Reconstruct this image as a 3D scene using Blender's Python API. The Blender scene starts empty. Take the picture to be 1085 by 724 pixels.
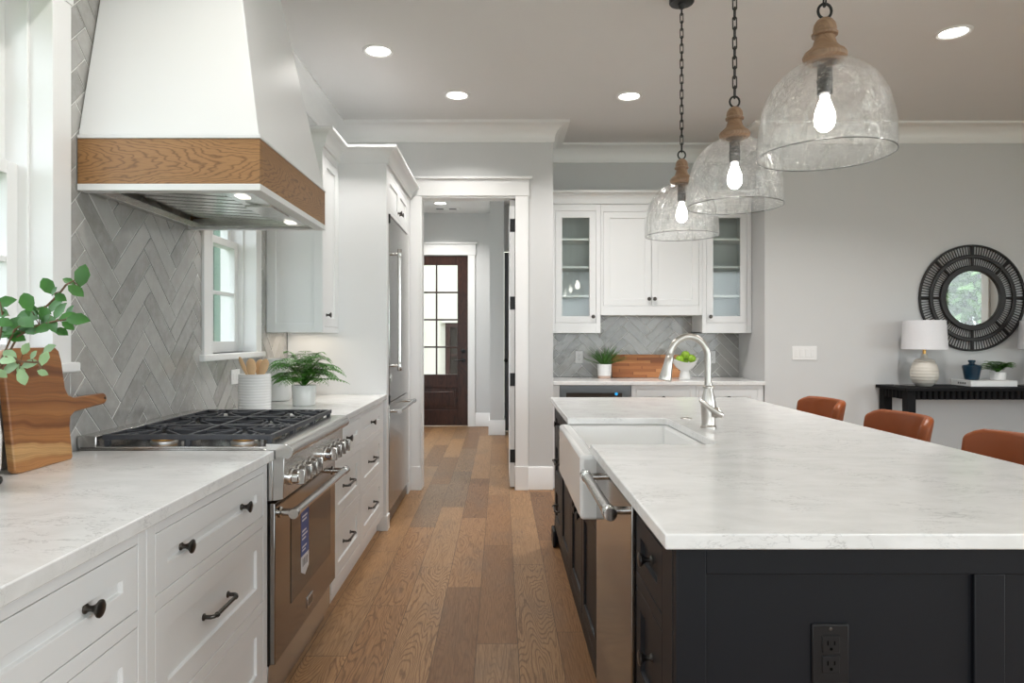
import bpy, bmesh, math, random
from mathutils import Vector, Matrix, noise as mnoise

PI = math.pi
random.seed(7)
SC = bpy.context.scene
COL = SC.collection

# ------------------------------------------------------------------ camera, world, lights, exposure
cam_d = bpy.data.cameras.new('camera')
cam_d.sensor_fit = 'HORIZONTAL'; cam_d.sensor_width = 36.0; cam_d.lens = 24.0
cam_d.shift_x = 12.5 / 1085.0
cam_d.shift_y = -4.0 / 1085.0
cam_d.clip_start = 0.02
cam = bpy.data.objects.new('camera', cam_d); COL.objects.link(cam)
cam.location = (0, 0, 1.28); cam.rotation_euler = (PI / 2, 0, 0)
SC.camera = cam

SKY = 2.7
world = bpy.data.worlds.new('sky'); SC.world = world; world.use_nodes = True
wn = world.node_tree; wn.nodes.clear()
_o = wn.nodes.new('ShaderNodeOutputWorld'); _b = wn.nodes.new('ShaderNodeBackground')
_b.inputs[0].default_value = (0.86, 0.94, 1.0, 1); _b.inputs[1].default_value = SKY
wn.links.new(_b.outputs[0], _o.inputs[0])

def area(name, loc, rot, sx, sy, watts, col=(1, 1, 1), portal=False, shape='RECTANGLE'):
    l = bpy.data.lights.new(name, 'AREA'); l.shape = shape; l.size = sx; l.size_y = sy
    l.energy = watts; l.color = col
    if portal: l.cycles.is_portal = True
    o = bpy.data.objects.new(name, l); COL.objects.link(o)
    o.location = loc; o.rotation_euler = rot
    return o

# portals over the panes, rear ones added unseen; area lamps outside are added fill
area('added_rear_portal', (2.4, -3.95, 1.55), (PI / 2, 0, 0), 7.2, 2.7, 1, portal=True)
area('right_window_portal', (6.16, 0.6, 1.4), (PI / 2, 0, PI / 2), 4.36, 2.2, 1, portal=True)
area('left_near_window_portal', (-1.40, 1.64, 1.77), (PI / 2, 0, -PI / 2), 1.0, 1.1, 1, portal=True)
area('left_far_window_portal', (-1.40, 3.62, 1.77), (PI / 2, 0, -PI / 2), 0.6, 1.1, 1, portal=True)
area('added_left_rear_portal', (-1.40, -1.3, 1.77), (PI / 2, 0, -PI / 2), 3.0, 1.1, 1, portal=True)
area('left_rear_fill_light', (-1.75, -1.3, 1.9), (PI / 2, 0, -PI / 2), 2.8, 1.1, 20, (0.95, 0.98, 1.0))  # added fill lamp outside the unseen left rear window
area('hall_side_fill_light', (-1.95, 7.8, 1.5), (PI / 2, 0, -PI / 2), 1.6, 2.0, 22, (0.93, 0.97, 1.0))  # added lamp brightens the hall through an unseen side opening
area('right_window_fill_light', (6.7, -.1, 1.5), (PI / 2, 0, PI / 2), 2.7, 2.0, 100, (0.93, 0.97, 1.0))  # added lamp outside the right window brightens the hood side
area('rear_fill_light', (2.4, -4.3, 1.9), (PI / 2, 0, 0), 6.8, 2.2, 34, (0.95, 0.98, 1.0))  # added fill lamp outside the unseen rear glazing

SC.view_settings.view_transform = 'Standard'
try: SC.view_settings.look = 'None'
except Exception: pass
SC.view_settings.gamma = 1.0
SC.view_settings.use_curve_mapping = False
SC.view_settings.exposure = 0.5
SC.cycles.use_denoising = True
SC.cycles.max_bounces = 12; SC.cycles.diffuse_bounces = 6; SC.cycles.glossy_bounces = 6
SC.cycles.transmission_bounces = 8; SC.cycles.transparent_max_bounces = 24
SC.cycles.caustics_reflective = False; SC.cycles.caustics_refractive = False
SC.cycles.sample_clamp_indirect = 6.0

# ------------------------------------------------------------------ mesh helpers
def shade(me, angle=35):
    for p in me.polygons: p.use_smooth = True
    try: me.set_sharp_from_angle(angle=math.radians(angle))
    except Exception: pass

WLOC = {}                                    # world origin of each thing and its parts (things are authored in world space)

class Fr:
    """A local frame: a runs along u, b outwards along n, c upwards."""
    def __init__(s, o, u, n): s.o, s.u, s.n, s.w = Vector(o), Vector(u), Vector(n), Vector((0, 0, 1))
    def __call__(s, a, b, c): return s.o + s.u * a + s.n * b + s.w * c

class MB:
    def __init__(s): s.v = []; s.f = []
    def add(s, verts, faces):
        k = len(s.v); s.v += [Vector(p) for p in verts]
        s.f += [tuple(i + k for i in f) for f in faces]
        return s
    def box(s, x0, x1, y0, y1, z0, z1):
        return s.add([(x0, y0, z0), (x1, y0, z0), (x1, y1, z0), (x0, y1, z0), (x0, y0, z1), (x1, y0, z1), (x1, y1, z1), (x0, y1, z1)],
                     [(0, 3, 2, 1), (4, 5, 6, 7), (0, 1, 5, 4), (1, 2, 6, 5), (2, 3, 7, 6), (3, 0, 4, 7)])
    def lbox(s, F, a0, a1, b0, b1, c0, c1):
        vs = [F(*p) for p in ((a0, b0, c0), (a1, b0, c0), (a1, b1, c0), (a0, b1, c0), (a0, b0, c1), (a1, b0, c1), (a1, b1, c1), (a0, b1, c1))]
        return s.add(vs, [(0, 3, 2, 1), (4, 5, 6, 7), (0, 1, 5, 4), (1, 2, 6, 5), (2, 3, 7, 6), (3, 0, 4, 7)])
    def frame(s, F, a0, a1, c0, c1, b0, b1, w, wb=None, wt=None):
        """A rectangular ring (stiles and rails) as four boxes."""
        wb = w if wb is None else wb; wt = w if wt is None else wt
        s.lbox(F, a0, a0 + w, b0, b1, c0, c1); s.lbox(F, a1 - w, a1, b0, b1, c0, c1)
        s.lbox(F, a0 + w, a1 - w, b0, b1, c0, c0 + wb); s.lbox(F, a0 + w, a1 - w, b0, b1, c1 - wt, c1)
        return s
    def shaker(s, F, a0, a1, c0, c1, b, t=.019, rail=.055, rec=.009, hole=False):
        i0, i1, k0, k1 = a0 + rail, a1 - rail, c0 + rail, c1 - rail
        o = [(a0, c0), (a1, c0), (a1, c1), (a0, c1)]; i = [(i0, k0), (i1, k0), (i1, k1), (i0, k1)]
        e = .0025
        j = [(i0 + e, k0 + e), (i1 - e, k0 + e), (i1 - e, k1 - e), (i0 + e, k1 - e)]
        vs = [F(a, b, c) for a, c in o] + [F(a, b, c) for a, c in i] + [F(a, b - (t if hole else rec), c) for a, c in (i if hole else j)] + [F(a, b - t, c) for a, c in o]
        fs = []
        for q in range(4):
            r = (q + 1) % 4
            fs += [(q, r, 4 + r, 4 + q), (4 + q, 4 + r, 8 + r, 8 + q), (q, 12 + q, 12 + r, r)]
            if hole: fs.append((8 + q, 8 + r, 12 + r, 12 + q))
        if not hole: fs += [(8, 9, 10, 11), (15, 14, 13, 12)]
        return s.add(vs, fs)
    def lathe(s, o, axis, prof, seg=24, closed=False):
        ax = Vector(axis).normalized(); o = Vector(o)
        t = Vector((1, 0, 0)) if abs(ax.x) < .9 else Vector((0, 1, 0))
        u = ax.cross(t).normalized(); w = ax.cross(u)
        k = len(s.v); vs = []; fs = []; n = len(prof)
        for r, h in prof:
            for q in range(seg):
                a = 2 * PI * q / seg
                vs.append(o + ax * h + (u * math.cos(a) + w * math.sin(a)) * r)
        for i in range(n - 1 if not closed else n):
            for q in range(seg):
                i2 = (i + 1) % n; q2 = (q + 1) % seg
                fs.append((i * seg + q, i * seg + q2, i2 * seg + q2, i2 * seg + q))
        if not closed:
            if prof[0][0] > 1e-5: fs.append(tuple(range(seg))[::-1])
            if prof[-1][0] > 1e-5: fs.append(tuple((n - 1) * seg + q for q in range(seg)))
        return s.add(vs, fs)
    def tube(s, pts, r, seg=8, closed=False, flat=1.0, up=None):
        pts = [Vector(p) for p in pts]; n = len(pts)
        rs = r if isinstance(r, (list, tuple)) else [r] * n
        tan = []
        for i in range(n):
            a = pts[(i - 1) % n] if (closed or i > 0) else pts[i]
            b = pts[(i + 1) % n] if (closed or i < n - 1) else pts[i]
            tan.append((b - a).normalized())
        up = Vector(up) if up else Vector((0, 0, 1)) if abs(tan[0].z) < .9 else Vector((1, 0, 0))
        u = tan[0].cross(up).normalized(); vs = []; fs = []
        for i in range(n):
            u = (u - tan[i] * u.dot(tan[i]))
            u = u.normalized() if u.length > 1e-6 else tan[i].orthogonal().normalized()
            w = tan[i].cross(u)
            for q in range(seg):
                a = 2 * PI * q / seg
                vs.append(pts[i] + (u * math.cos(a) + w * math.sin(a) * flat) * rs[i])
        for i in range(n if closed else n - 1):
            i2 = (i + 1) % n
            for q in range(seg):
                q2 = (q + 1) % seg
                fs.append((i * seg + q, i * seg + q2, i2 * seg + q2, i2 * seg + q))
        if not closed: fs += [tuple(range(seg))[::-1], tuple((n - 1) * seg + q for q in range(seg))]
        return s.add(vs, fs)
    def prism(s, poly, fn, d0, d1):
        """poly: 2-D outline; fn(p, q, d) -> world."""
        n = len(poly)
        vs = [fn(p, q, d0) for p, q in poly] + [fn(p, q, d1) for p, q in poly]
        fs = [tuple(range(n))[::-1], tuple(range(n, 2 * n))] + [(i, (i + 1) % n, n + (i + 1) % n, n + i) for i in range(n)]
        return s.add(vs, fs)
    def sweep(s, path, prof, side=1):
        """prof: closed outline (out, z) swept along a plan path with mitred corners; side +1: outwards is to the right."""
        n = len(path); P = [Vector((x, y)) for x, y in path]; mit = []
        nr = lambda d: Vector((d.y, -d.x)) * side
        for i in range(n):
            d0 = (P[i] - P[i - 1]).normalized() if i > 0 else None
            d1 = (P[i + 1] - P[i]).normalized() if i < n - 1 else None
            if d0 is None: m = nr(d1)
            elif d1 is None: m = nr(d0)
            else:
                m = nr(d0) + nr(d1); m = m / m.dot(nr(d0))
            mit.append(m)
        k = len(prof); vs = []; fs = []
        for i in range(n):
            for o, z in prof: vs.append((P[i].x + mit[i].x * o, P[i].y + mit[i].y * o, z))
        for i in range(n - 1):
            for q in range(k):
                q2 = (q + 1) % k
                fs.append((i * k + q, i * k + q2, (i + 1) * k + q2, (i + 1) * k + q))
        fs += [tuple(range(k))[::-1], tuple((n - 1) * k + q for q in range(k))]
        return s.add(vs, fs)
    def leaf(s, base, d, nrm, ln, wd, droop=.25, fold=.12):
        d = Vector(d).normalized(); nrm = Vector(nrm); nrm = (nrm - d * nrm.dot(d))
        nrm = nrm.normalized() if nrm.length > 1e-4 else d.orthogonal().normalized()
        sd = d.cross(nrm); b = Vector(base); vs = [b]
        for t, w in ((.28, .8), (.6, 1.0), (.85, .55)):
            c = b + d * ln * t - nrm * droop * ln * t * t
            vs += [c + sd * wd * .5 * w + nrm * fold * wd, c, c - sd * wd * .5 * w + nrm * fold * wd]
        vs.append(b + d * ln - nrm * droop * ln)
        return s.add(vs, [(0, 2, 1), (0, 3, 2), (1, 2, 5, 4), (2, 3, 6, 5), (4, 5, 8, 7), (5, 6, 9, 8), (7, 8, 10), (8, 9, 10)])
    def build(s, name, m, parent=None, bevel=0, seg=2, angle=35, normals=True, origin=None):
        off = WLOC[parent.name] if parent else (Vector(origin) if origin else Vector((0, 0, 0)))
        me = bpy.data.meshes.new(name)
        me.from_pydata([tuple(p - off) for p in s.v], [], s.f); me.validate()
        if normals:
            bm = bmesh.new(); bm.from_mesh(me); bmesh.ops.recalc_face_normals(bm, faces=bm.faces); bm.to_mesh(me); bm.free()
        me.materials.append(m); shade(me, angle)
        o = bpy.data.objects.new(name, me); COL.objects.link(o)
        if parent: o.parent = parent
        else: o.location = off
        WLOC[o.name] = off.copy()
        if bevel:
            b = o.modifiers.new('bevel', 'BEVEL'); b.width = bevel; b.segments = seg
            b.limit_method = 'ANGLE'; b.angle_limit = math.radians(30)
        return o

def tag(o, label=None, cat=None, group=None, kind=None):
    if label: o['label'] = label
    if cat: o['category'] = cat
    if group: o['group'] = group
    if kind: o['kind'] = kind
    return o

def thing(name, loc, label, cat, group=None):
    o = bpy.data.objects.new(name, None); COL.objects.link(o); o.location = loc
    o.empty_display_size = .05
    WLOC[o.name] = Vector(loc)
    return tag(o, label, cat, group)

def struct(o, label=None): return tag(o, label, None, None, 'structure')

def copy_tree(o, parent=None):
    c = o.copy(); COL.objects.link(c); c.parent = parent
    WLOC[c.name] = WLOC.get(o.name, Vector((0, 0, 0)))
    for ch in list(o.children): copy_tree(ch, c)
    return c

# ------------------------------------------------------------------ material helpers
class NT:
    def __init__(s, name):
        s.m = bpy.data.materials.new(name); s.m.use_nodes = True; s.t = s.m.node_tree; s.t.nodes.clear()
        s.out = s.t.nodes.new('ShaderNodeOutputMaterial')
    def n(s, typ, ins=None, **props):
        x = s.t.nodes.new('ShaderNode' + typ)
        for k, v in props.items(): setattr(x, k, v)
        for k, v in (ins or {}).items():
            i = x.inputs[k]
            if hasattr(v, 'is_linked') or isinstance(v, bpy.types.NodeSocket): s.t.links.new(v, i)
            else:
                if isinstance(v, tuple) and len(v) == 3 and i.type == 'RGBA': v = v + (1,)
                i.default_value = v
        return x
    def math(s, op, a, b=0.0, c=0.0): return s.n('Math', {0: a, 1: b, 2: c}, operation=op).outputs[0]
    def pos(s): return s.n('TexCoord').outputs['Object']
    def scale(s, v, xyz): return s.n('VectorMath', {0: v, 1: xyz}, operation='MULTIPLY').outputs[0]
    def noise(s, v, sc, det=4, rough=.5, dist=0): return s.n('TexNoise', {'Vector': v, 'Scale': sc, 'Detail': det, 'Roughness': rough, 'Distortion': dist}).outputs['Fac']
    def ramp(s, f, stops):
        r = s.n('ValToRGB', {0: f}); e = r.color_ramp.elements
        while len(e) < len(stops): e.new(.5)
        for el, (p, c) in zip(e, stops): el.position = p; el.color = tuple(c) + (1,) if len(c) == 3 else c
        return r.outputs[0]
    def mix(s, f, a, b, mode='MIX'):
        x = s.n('Mix', data_type='RGBA', blend_type=mode)
        for i, v in ((0, f), (6, a), (7, b)):
            if isinstance(v, bpy.types.NodeSocket): s.t.links.new(v, x.inputs[i])
            else: x.inputs[i].default_value = v + (1,) if isinstance(v, tuple) and len(v) == 3 else v
        return x.outputs[2]
    def bump(s, h, strength=.3, dist=.002): return s.n('Bump', {'Strength': strength, 'Distance': dist, 'Height': h}).outputs[0]
    def bsdf(s, col, rough=.5, metal=0.0, normal=None, **ins):
        d = {'Base Color': col, 'Roughness': rough, 'Metallic': metal}
        if normal is not None: d['Normal'] = normal
        d.update(ins)
        b = s.n('BsdfPrincipled', d)
        s.t.links.new(b.outputs[0], s.out.inputs[0]); return s.m

def plain(name, col, rough=.5, metal=0.0, vary=.06, scale=6, bump=0, bscale=200, **kw):
    N = NT(name); p = N.pos()
    f = N.noise(p, scale, 3)
    c = N.mix(f, tuple(max(0, x * (1 - vary)) for x in col), tuple(min(1, x * (1 + vary)) for x in col))
    nm = N.bump(N.noise(p, bscale, 3), bump, .001) if bump else None
    return N.bsdf(c, rough, metal, nm, **kw)

def wood(name, dark, mid, light, along, across, rough=.4, rings=26, strips=None, fac=.55):
    """Open-pored wood: growth rings as contours of a stretched noise field, fine pores on top."""
    N = NT(name); p = N.pos()
    sep = N.n('SeparateXYZ', {0: p}).outputs
    def lin(w): return N.math('ADD', N.math('ADD', N.math('MULTIPLY', sep[0], w[0]), N.math('MULTIPLY', sep[1], w[1])), N.math('MULTIPLY', sep[2], w[2]))
    la, lc = lin(along), lin(across)
    seed = 0.0
    if strips: seed = N.math('MULTIPLY', N.math('FLOOR', N.math('DIVIDE', lc, strips)), 3.7)
    v = N.n('CombineXYZ', {0: N.math('MULTIPLY', la, 1.5), 1: N.math('MULTIPLY', lc, 7.0), 2: seed}).outputs[0]
    f = N.noise(v, 1.0, 2, .45)
    ring = N.math('FRACT', N.math('MULTIPLY', f, rings))
    ring = N.math('ABSOLUTE', N.math('SUBTRACT', ring, .5))
    line = N.math('SMOOTH_MIN', N.math('MULTIPLY', ring, 2.6), 1.0, .2)
    vp = N.n('CombineXYZ', {0: N.math('MULTIPLY', la, 9.0), 1: N.math('MULTIPLY', lc, 260.0), 2: seed}).outputs[0]
    pore = N.noise(vp, 1.0, 2, .6)
    c = N.mix(line, dark, mid)
    c = N.mix(fac, mid, c)
    big = N.noise(N.n('CombineXYZ', {0: N.math('MULTIPLY', la, 2.0), 1: N.math('MULTIPLY', lc, 14.0), 2: seed}).outputs[0], 1.0, 3)
    c = N.mix(N.ramp(big, [(.35, (0, 0, 0)), (.7, (1, 1, 1))]), c, light, 'MIX') if False else N.mix(N.math('MULTIPLY', N.ramp(big, [(.4, (0, 0, 0)), (.72, (1, 1, 1))]), .45), c, light)
    c = N.mix(N.math('MULTIPLY', N.ramp(pore, [(.45, (0, 0, 0)), (.75, (1, 1, 1))]), .28), c, dark)
    if strips:
        r = N.n('TexWhiteNoise', {'W': seed}, noise_dimensions='1D').outputs[0]
        c = N.mix(N.math('MULTIPLY', r, .55), c, dark)
    return N.bsdf(c, rough, 0, N.bump(pore, .12, .001))

def emit(name, col, st):
    N = NT(name); e = N.n('Emission', {0: col, 1: st}); N.t.links.new(e.outputs[0], N.out.inputs[0]); return N.m

def thin_glass(name, tint=(1, 1, 1), gloss_rough=.02, ior=1.45, lift=0.0, bump_scale=0, bump_st=.2):
    N = NT(name)
    nm = N.bump(N.noise(N.pos(), bump_scale, 3, .6), bump_st, .01) if bump_scale else None
    io = N.math('SUBTRACT', ior, N.math('MULTIPLY', N.n('NewGeometry').outputs['Backfacing'], ior - 1 / ior))      # the pane's far face sees glass to air
    fr = N.n('Fresnel', {0: io} if nm is None else {0: io, 'Normal': nm}).outputs[0]
    fac = N.math('ADD', fr, lift)
    t = N.n('BsdfTransparent', {0: tint}).outputs[0]
    g = N.n('BsdfGlossy', {'Color': (1, 1, 1), 'Roughness': gloss_rough} if nm is None else {'Color': (1, 1, 1), 'Roughness': gloss_rough, 'Normal': nm}).outputs[0]
    x = N.n('MixShader', {0: fac, 1: t, 2: g}); N.t.links.new(x.outputs[0], N.out.inputs[0]); return N.m

M = {}
M['white'] = plain('white cabinet paint', (.765, .775, .78), .32, vary=.01)
M['trim'] = plain('white trim paint', (.82, .82, .815), .35, vary=.01)
M['wall'] = plain('pale grey wall paint', (.60, .605, .605), .6, vary=.012, bump=.04, bscale=350)
M['ceil'] = plain('grey ceiling paint', (.73, .725, .72), .62, vary=.012, bump=.03, bscale=350)
M['steel'] = plain('brushed stainless steel', (.60, .59, .575), .24, 1.0, vary=.03, scale=3)
M['steel_door'] = plain('polished stainless steel', (.285, .27, .255), .11, 1.0, vary=.02, scale=2)
M['steel_dark'] = plain('smoked stainless steel', (.20, .20, .20), .3, 1.0, vary=.04)
M['chrome'] = plain('polished chrome', (.80, .80, .80), .08, 1.0, vary=.01)
M['nickel'] = plain('brushed nickel', (.52, .495, .46), .30, 1.0, vary=.02)
M['bronze'] = plain('dark bronze', (.085, .078, .072), .32, .9, vary=.1)
M['black'] = plain('matt black metal', (.018, .018, .019), .45, .3, vary=.1)
M['black_plastic'] = plain('black plastic', (.009, .009, .010), .35, vary=.1, **{'Specular IOR Level': .3})
M['slot'] = plain('dark socket slot', (.001, .001, .001), .8, vary=.1, **{'Specular IOR Level': .05})
M['island'] = plain('charcoal cabinet paint', (.0078, .0088, .0115), .42, vary=.05, **{'Specular IOR Level': .22})
M['iron'] = plain('cast iron', (.052, .055, .064), .42, .2, vary=.12, scale=40, bump=.1, bscale=500)
M['brass'] = plain('burner brass', (.62, .36, .12), .3, 1.0, vary=.08)
M['alu'] = plain('pale aluminium', (.72, .72, .71), .4, 1.0, vary=.05)
M['pane'] = thin_glass('window glass', (.985, .99, .988))
M['cab_glass'] = thin_glass('cabinet door glass', (.93, .955, .945), .03)
M['dark_glass'] = plain('dark oven glass', (.045, .038, .032), .06, 0, vary=.05, **{'Specular IOR Level': .9})
M['mirror'] = plain('mirror glass', (.86, .88, .87), .015, 1.0, vary=.005)
M['ceramic'] = plain('glazed white ceramic', (.80, .80, .79), .12, vary=.01)
M['stoneware'] = plain('white matt stoneware', (.74, .74, .735), .4, vary=.02)
M['cream'] = plain('cream stoneware', (.62, .59, .53), .45, vary=.06, scale=30, bump=.15, bscale=120)
M['plastic'] = plain('white plastic', (.78, .78, .775), .3, vary=.01)
M['blue'] = plain('deep blue glaze', (.010, .035, .062), .12, vary=.35, scale=14)
M['shade'] = plain('white linen lampshade', (.74, .75, .78), .8, vary=.03, scale=90, bump=.1, bscale=600, **{'Transmission Weight': 0.0})
M['leather'] = plain('tan leather', (.235, .055, .008), .46, vary=.22, scale=5, bump=.12, bscale=260, **{'Specular IOR Level': .35})
M['blackwood'] = plain('black stained wood', (.009, .009, .010), .6, vary=.2, scale=20, **{'Specular IOR Level': .1})
M['rattan'] = plain('black rattan', (.012, .011, .011), .5, vary=.2, scale=40)
M['apple'] = plain('green apple skin', (.26, .44, .03), .25, vary=.2, scale=30)
M['soil'] = plain('dark potting soil', (.03, .022, .015), .9, vary=.3, scale=60)
M['stem'] = plain('brown twig', (.13, .075, .035), .7, vary=.2, scale=30)
M['paper'] = plain('white book cover', (.80, .80, .79), .35, vary=.01)
M['ink'] = plain('grey print', (.16, .16, .17), .5, vary=.02)
M['sticker_blue'] = plain('blue label print', (.02, .075, .30), .35, vary=.05)
M['sticker_white'] = plain('white label paper', (.74, .76, .80), .35, vary=.02)
M['utensil'] = plain('pale beech wood', (.68, .45, .25), .5, vary=.14, scale=25)
M['siding'] = plain('cream porch siding', (.80, .76, .66), .6, vary=.02)
M['terracotta'] = plain('pink clay', (.55, .40, .33), .6, vary=.05)
M['grey_door'] = plain('dark grey door paint', (.10, .105, .11), .45, vary=.03)
M['earth'] = plain('lawn', (.10, .16, .05), .9, vary=.4, scale=9)
M['bark'] = plain('tree bark', (.12, .09, .065), .9, vary=.4, scale=12, bump=.5, bscale=30)
M['deck'] = plain('exterior paving', (.40, .38, .35), .8, vary=.1, scale=4)
M['wire'] = plain('clear lamp cord', (.5, .48, .45), .3, vary=.02)
for k, c in (('leaf', (.040, .15, .022)), ('leaf_pale', (.26, .40, .20)), ('fern', (.060, .205, .022)), ('grass', (.050, .155, .018)), ('tree', (.11, .21, .06)), ('tree_blue', (.15, .24, .20)), ('tree_gold', (.34, .33, .10))):
    N = NT(k + ' foliage'); p = N.pos()
    cc = N.mix(N.noise(p, 24, 2), tuple(x * .6 for x in c), tuple(min(1, x * 1.5) for x in c))
    M[k] = N.bsdf(cc, .42, 0)
M['lamp_disc'] = emit('recessed lamp lens', (1, .96, .90, 1), 6.0)
M['bulb'] = emit('lit bulb', (1, .95, .88, 1), 16.0)
M['hood_led'] = emit('hood lamp lens', (1, .95, .86, 1), 1.4)
M['blue_sticker_glow'] = emit('blue indicator', (.05, .45, .9, 1), .7)

def m_acacia():
    N = NT('acacia wood'); p = N.pos(); sp = N.n('SeparateXYZ', {0: p}).outputs
    wob = N.math('MULTIPLY', N.math('SUBTRACT', N.noise(N.scale(p, (5, 5, 9)), 1.0, 2), .5), .055)
    z = N.math('ADD', N.math('SUBTRACT', sp[2], -.028), N.math('ADD', wob, N.math('MULTIPLY', sp[1], .10)))
    def ln(s, o): return N.n('CombineXYZ', {0: o, 1: N.math('MULTIPLY', sp[1], s), 2: z}).outputs[0]
    band = N.noise(N.scale(ln(.25, 3.1), (1, 1, 15)), 1.0, 3, .6)
    c = N.ramp(band, [(.30, (.085, .026, .008)), (.43, (.20, .070, .020)), (.52, (.31, .125, .038)), (.66, (.46, .215, .075))])
    sap = N.ramp(z, [(.050, (0, 0, 0)), (.062, (1, 1, 1)), (.088, (1, 1, 1)), (.098, (0, 0, 0))])
    c = N.mix(N.math('MULTIPLY', sap, .8), c, (.60, .36, .15))
    fine = N.noise(N.scale(ln(.6, 8.0), (1, 4, 190)), 1.0, 3, .6)
    c = N.mix(N.math('MULTIPLY', N.ramp(fine, [(.42, (0, 0, 0)), (.7, (1, 1, 1))]), .45), c, (.09, .03, .010))
    return N.bsdf(c, .38, 0)
M['acacia'] = m_acacia()
def m_bamboo():
    N = NT('bamboo strips'); p = N.pos(); sp = N.n('SeparateXYZ', {0: p}).outputs
    row = N.math('FLOOR', N.math('DIVIDE', sp[2], .0262))
    seg = N.math('FLOOR', N.math('ADD', N.math('MULTIPLY', sp[0], 3.0), N.math('MULTIPLY', row, .37)))
    r = N.n('TexWhiteNoise', {'Vector': N.n('CombineXYZ', {0: row, 1: seg, 2: 0.0}).outputs[0]}, noise_dimensions='3D').outputs[0]
    c = N.ramp(r, [(0, (.26, .082, .022)), (.5, (.43, .165, .050)), (1, (.58, .27, .10))])
    fine = N.noise(N.n('CombineXYZ', {0: N.math('MULTIPLY', sp[0], 9), 1: 0.0, 2: N.math('MULTIPLY', sp[2], 320)}).outputs[0], 1.0, 2, .6)
    c = N.mix(N.math('MULTIPLY', N.ramp(fine, [(.4, (0, 0, 0)), (.7, (1, 1, 1))]), .4), c, (.20, .06, .016))
    node = N.math('GREATER_THAN', N.math('ABSOLUTE', N.math('SUBTRACT', N.math('FRACT', N.math('ADD', N.math('MULTIPLY', sp[0], 3.0), N.math('MULTIPLY', row, .37))), .5)), .485)
    c = N.mix(N.math('MULTIPLY', node, .6), c, (.12, .035, .010))
    return N.bsdf(c, .4, 0)
M['bamboo'] = m_bamboo()
def m_oak():
    N = NT('stained oak'); p = N.pos(); sp = N.n('SeparateXYZ', {0: p}).outputs
    la = N.math('ADD', sp[0], sp[1])
    def v(s, t): return N.n('CombineXYZ', {0: N.math('MULTIPLY', la, s), 1: 0.0, 2: N.math('MULTIPLY', sp[2], t)}).outputs[0]
    # cathedral figure: nested arches, disturbed by noise
    arch = N.math('ADD', N.math('MULTIPLY', N.math('POWER', N.math('ABSOLUTE', N.math('MULTIPLY', N.math('SUBTRACT', sp[2], .09), 1.0)), 1.5), 22.0), N.math('MULTIPLY', la, 1.55))
    f = N.math('ADD', arch, N.math('MULTIPLY', N.noise(v(3.0, 13), 1.0, 4, .5), 1.0))
    ring = N.math('ABSOLUTE', N.math('SUBTRACT', N.math('FRACT', N.math('MULTIPLY', f, 12.0)), .5))
    line = N.math('SMOOTH_MIN', N.math('MULTIPLY', ring, 4.5), 1.0, .3)
    pore = N.noise(v(16, 420), 1.0, 2, .6)
    c = N.mix(N.noise(v(2, 9), 1.0, 3), (.300, .150, .056), (.40, .215, .088))
    c = N.mix(N.math('MULTIPLY', N.math('SUBTRACT', 1.0, line), .75), c, (.115, .052, .019))
    c = N.mix(N.math('MULTIPLY', N.ramp(pore, [(.45, (0, 0, 0)), (.75, (1, 1, 1))]), .4), c, (.14, .065, .024))
    return N.bsdf(c, .45, 0)
M['oak_band'] = m_oak()
M['finial'] = wood('turned natural wood', (.14, .08, .045), (.31, .185, .11), (.40, .27, .17), (0, 0, 1), (6, 6, 1.5), .5, 8, fac=.5)
M['walnut'] = wood('dark stained mahogany', (.010, .004, .003), (.042, .015, .010), (.075, .026, .016), (0, 0, 1), (1, 1, 0), .3, 14, fac=.8)

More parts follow.
